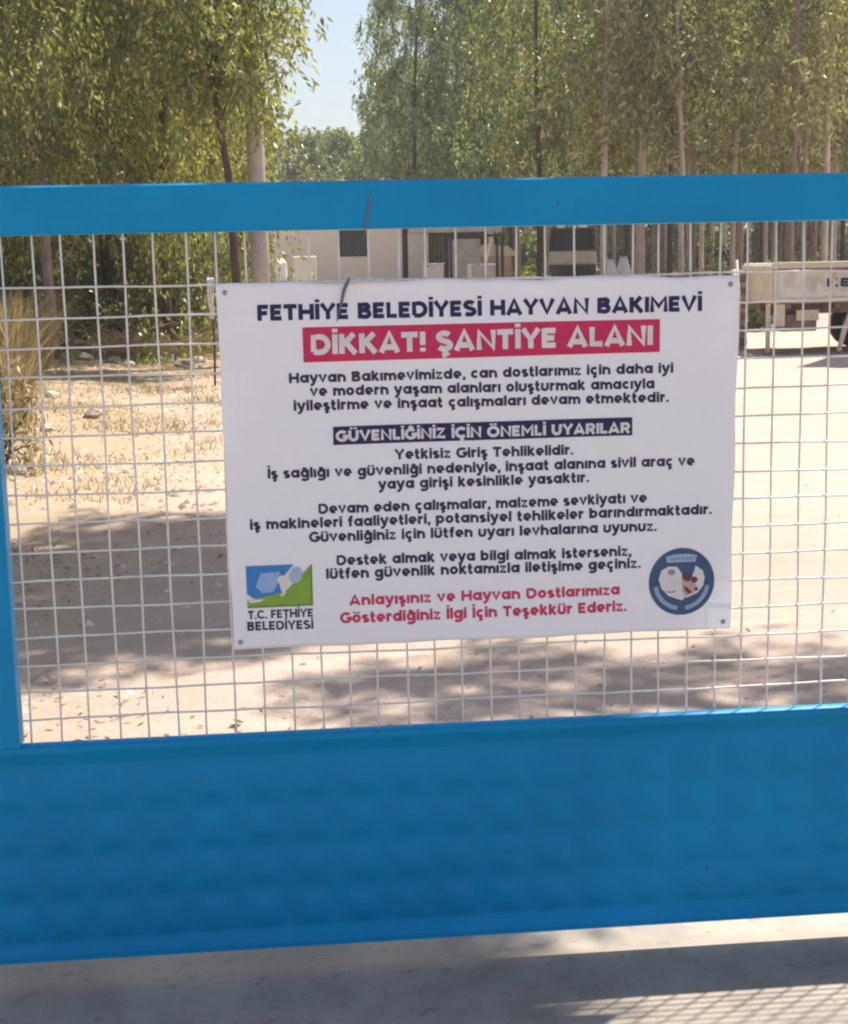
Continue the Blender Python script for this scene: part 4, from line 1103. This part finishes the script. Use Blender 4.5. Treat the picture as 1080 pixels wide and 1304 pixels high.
# dry grass tufts, pebbles and litter: uncountable
def grass():
    rng = np.random.default_rng(8); n = 45000
    y = 7+19*rng.random(n)**.8; x = -4.8+rng.random(n)**1.6*4.6*(.5+y/30)
    cx = np.sin(x*3.1+y*1.7)+np.sin(x*1.3-y*2.9+1)+rng.normal(0, .5, n)
    k = (cx > .4) & (x < .2); x = x[k]; y = y[k]; n = len(x)
    z = gz(x, y); h = rng.uniform(.02, .10, n)*(.5+y/30); w = .005
    a = rng.random(n)*6.28; lx = rng.normal(0, .5, n)*h; ly = rng.normal(0, .5, n)*h
    v = np.stack([np.stack([x-w*np.cos(a), y-w*np.sin(a), z-.005], 1), np.stack([x+w*np.cos(a), y+w*np.sin(a), z-.005], 1), np.stack([x+lx, y+ly, z+h], 1)], 1).reshape(-1, 3)
    return np_mesh('dry_grass', v, np.arange(3*n).reshape(-1, 3), LEAF_B)
tag(link('dry_grass', grass()), 'short dry straw coloured grass scattered over the left verge', 'dry grass', kind='stuff')
def pebbles(n, seed, xr, yr, s0, s1, m_, name, lab, cut=None):
    rng = np.random.default_rng(seed)
    x = rng.uniform(*xr, n); y = yr[0]+(yr[1]-yr[0])*rng.random(n)**1.3
    if cut is not None:
        k = cut(x, y, rng); x = x[k]; y = y[k]; n = len(x)
    s = s0+(s1-s0)*rng.random(n)**3; z = gz(x, y)
    base = np.array([(1, 0, 0), (.3, .9, 0), (-.8, .5, 0), (-.8, -.6, 0), (.3, -.9, 0), (0, 0, .75)], float)
    fs = np.array([(0, 1, 5), (1, 2, 5), (2, 3, 5), (3, 4, 5), (4, 0, 5)])
    a = rng.random(n)*6.28; v = base[None]*rng.uniform(.6, 1.3, (n, 6, 3))*s[:, None, None]
    ca, sa = np.cos(a)[:, None], np.sin(a)[:, None]
    vx = v[:, :, 0]*ca-v[:, :, 1]*sa; vy = v[:, :, 0]*sa+v[:, :, 1]*ca
    V = np.stack([vx+x[:, None], vy+y[:, None], v[:, :, 2]+z[:, None]-.002], -1).reshape(-1, 3)
    F = (fs[None]+(np.arange(n)*6)[:, None, None]).reshape(-1, 3)
    return tag(link(name, np_mesh(name, V, F, m_)), lab, name.replace('_', ' '), kind='stuff')
pebbles(9000, 1, (-4.5, 2.5), (3.6, 25), .006, .035, STONE, 'pebbles', 'pale pebbles strewn over the dirt behind the gate', lambda x, y, r: (x < 1.0-r.random(len(x))*2.5) & (np.sin(x*1.9+y)+np.sin(y*.9-2*x+1)+r.normal(0, .5, len(x)) > .1))
pebbles(2500, 2, (0, 9), (3.6, 24), .004, .016, STONE_D, 'gravel', 'fine scattered gravel on the bright track')
pebbles(2600, 4, (-4.6, .8), (9, 24), .01, .05, STONE_D, 'stone_rubble', 'brown broken rubble on the left verge', lambda x, y, r: (np.sin(x*2+y)+np.sin(y*1.3-x)+r.normal(0, .4, len(x))) > .5)
def litter():
    rng = np.random.default_rng(9); n = 34000
    y = 3.7+21*rng.random(n)**.9; x = rng.uniform(-4.5, 3, n)
    k = (x < .3-1.2*rng.random(n)+1.6*(rng.random(n) < .12)) & (np.sin(x*2.3+y*.8)+np.sin(y*1.7-x)+rng.normal(0, .5, n) > -.1); x = x[k]; y = y[k]; n = len(x)
    P = np.stack([x, y, gz(x, y)+.006], 1); d = rng.normal(0, 1, (n, 3)); d[:, 2] = 0
    v, q = leaf_quads(rng, P, d*2, .04, .011, 0)
    v[:, 2] = np.maximum(v[:, 2], gz(v[:, 0], v[:, 1])+.003)
    return np_mesh('leaf_litter', v, q, LEAF_B)
tag(link('leaf_litter', litter()), 'fallen dry leaves lying on the dirt behind the gate', 'fallen leaves', kind='stuff')

# individual rocks
def rock(x, y, s, m_, lb, seed):
    rng = np.random.default_rng(seed); nu, nv = 9, 6; vs = []; fs = []
    for j in range(nv):
        ph = PI*(j+.3)/(nv-.4)
        for i in range(nu):
            a = 2*PI*i/nu; r = s*rng.uniform(.75, 1.15)
            vs.append((r*math.cos(a)*math.sin(ph), r*.8*math.sin(a)*math.sin(ph), .62*s*math.cos(ph)*rng.uniform(.85, 1.1)+.2*s))
    for j in range(nv-1):
        for i in range(nu): fs.append((j*nu+i, (j+1)*nu+i, (j+1)*nu+(i+1) % nu, j*nu+(i+1) % nu))
    fs += [tuple(range(nu)), tuple((nv-1)*nu+i for i in range(nu-1, -1, -1))]
    b_ = MB(); b_.add(vs, fs); o = b_.build('rock', m_, loc=(x, y, G(x, y))); tag(o, lb, 'rock', 'rocks on the left verge')
for i, (px, y, s, m_, lb) in enumerate(((46, 21.5, .20, STONE, 'large pale rock nearest the left edge of the undergrowth'), (112, 23.6, .15, STONE, 'pale rock in front of the low dark bush'), (100, 24.6, .11, STONE_D, 'small brown rock behind the pale one'),
        (190, 24.4, .17, STONE, 'left one of two whitish rocks in the dark undergrowth'), (215, 24.0, .20, STONE, 'right one of two whitish rocks in the dark undergrowth'), (150, 23.2, .13, STONE_D, 'brown rock in the middle of the verge edge'),
        (170, 22.8, .10, STONE, 'small pale rock below the two whitish ones'), (240, 22.9, .16, STONE_D, 'flat brown rock near the banner edge'), (258, 23.8, .14, STONE, 'pale rock right beside the banner edge'),
        (70, 17.4, .10, STONE, 'lone pale stone on the dry verge below the undergrowth'), (118, 15.2, .09, STONE_D, 'dark stone in the litter patch'), (128, 15.6, .07, STONE, 'tiny pale stone beside the dark one in the litter patch'),
        (210, 24.9, .12, STONE_D, 'brown rock tucked behind the whitish pair'), (60, 14.2, .08, STONE, 'pale stone low on the left verge'))):
    rock(XA(px, y), y, s, m_, lb, 200+i)

# ------------------------------------------------------------------ haze
HAZE = .0010
if HAZE:
    hm = bpy.data.materials.new('haze_air'); hm.use_nodes = True
    nt = hm.node_tree; nt.nodes.remove(nt.nodes['Principled BSDF'])
    pv = nt.nodes.new('ShaderNodeVolumePrincipled')
    pv.inputs['Color'].default_value = (.92, .94, .97, 1); pv.inputs['Density'].default_value = HAZE; pv.inputs['Anisotropy'].default_value = .3
    nt.links.new(pv.outputs[0], nt.nodes['Material Output'].inputs['Volume'])
    o = MB().box(-1600, 1600, -1600, 1900, -2, 40).build('haze', hm); tag(o, kind='stuff')
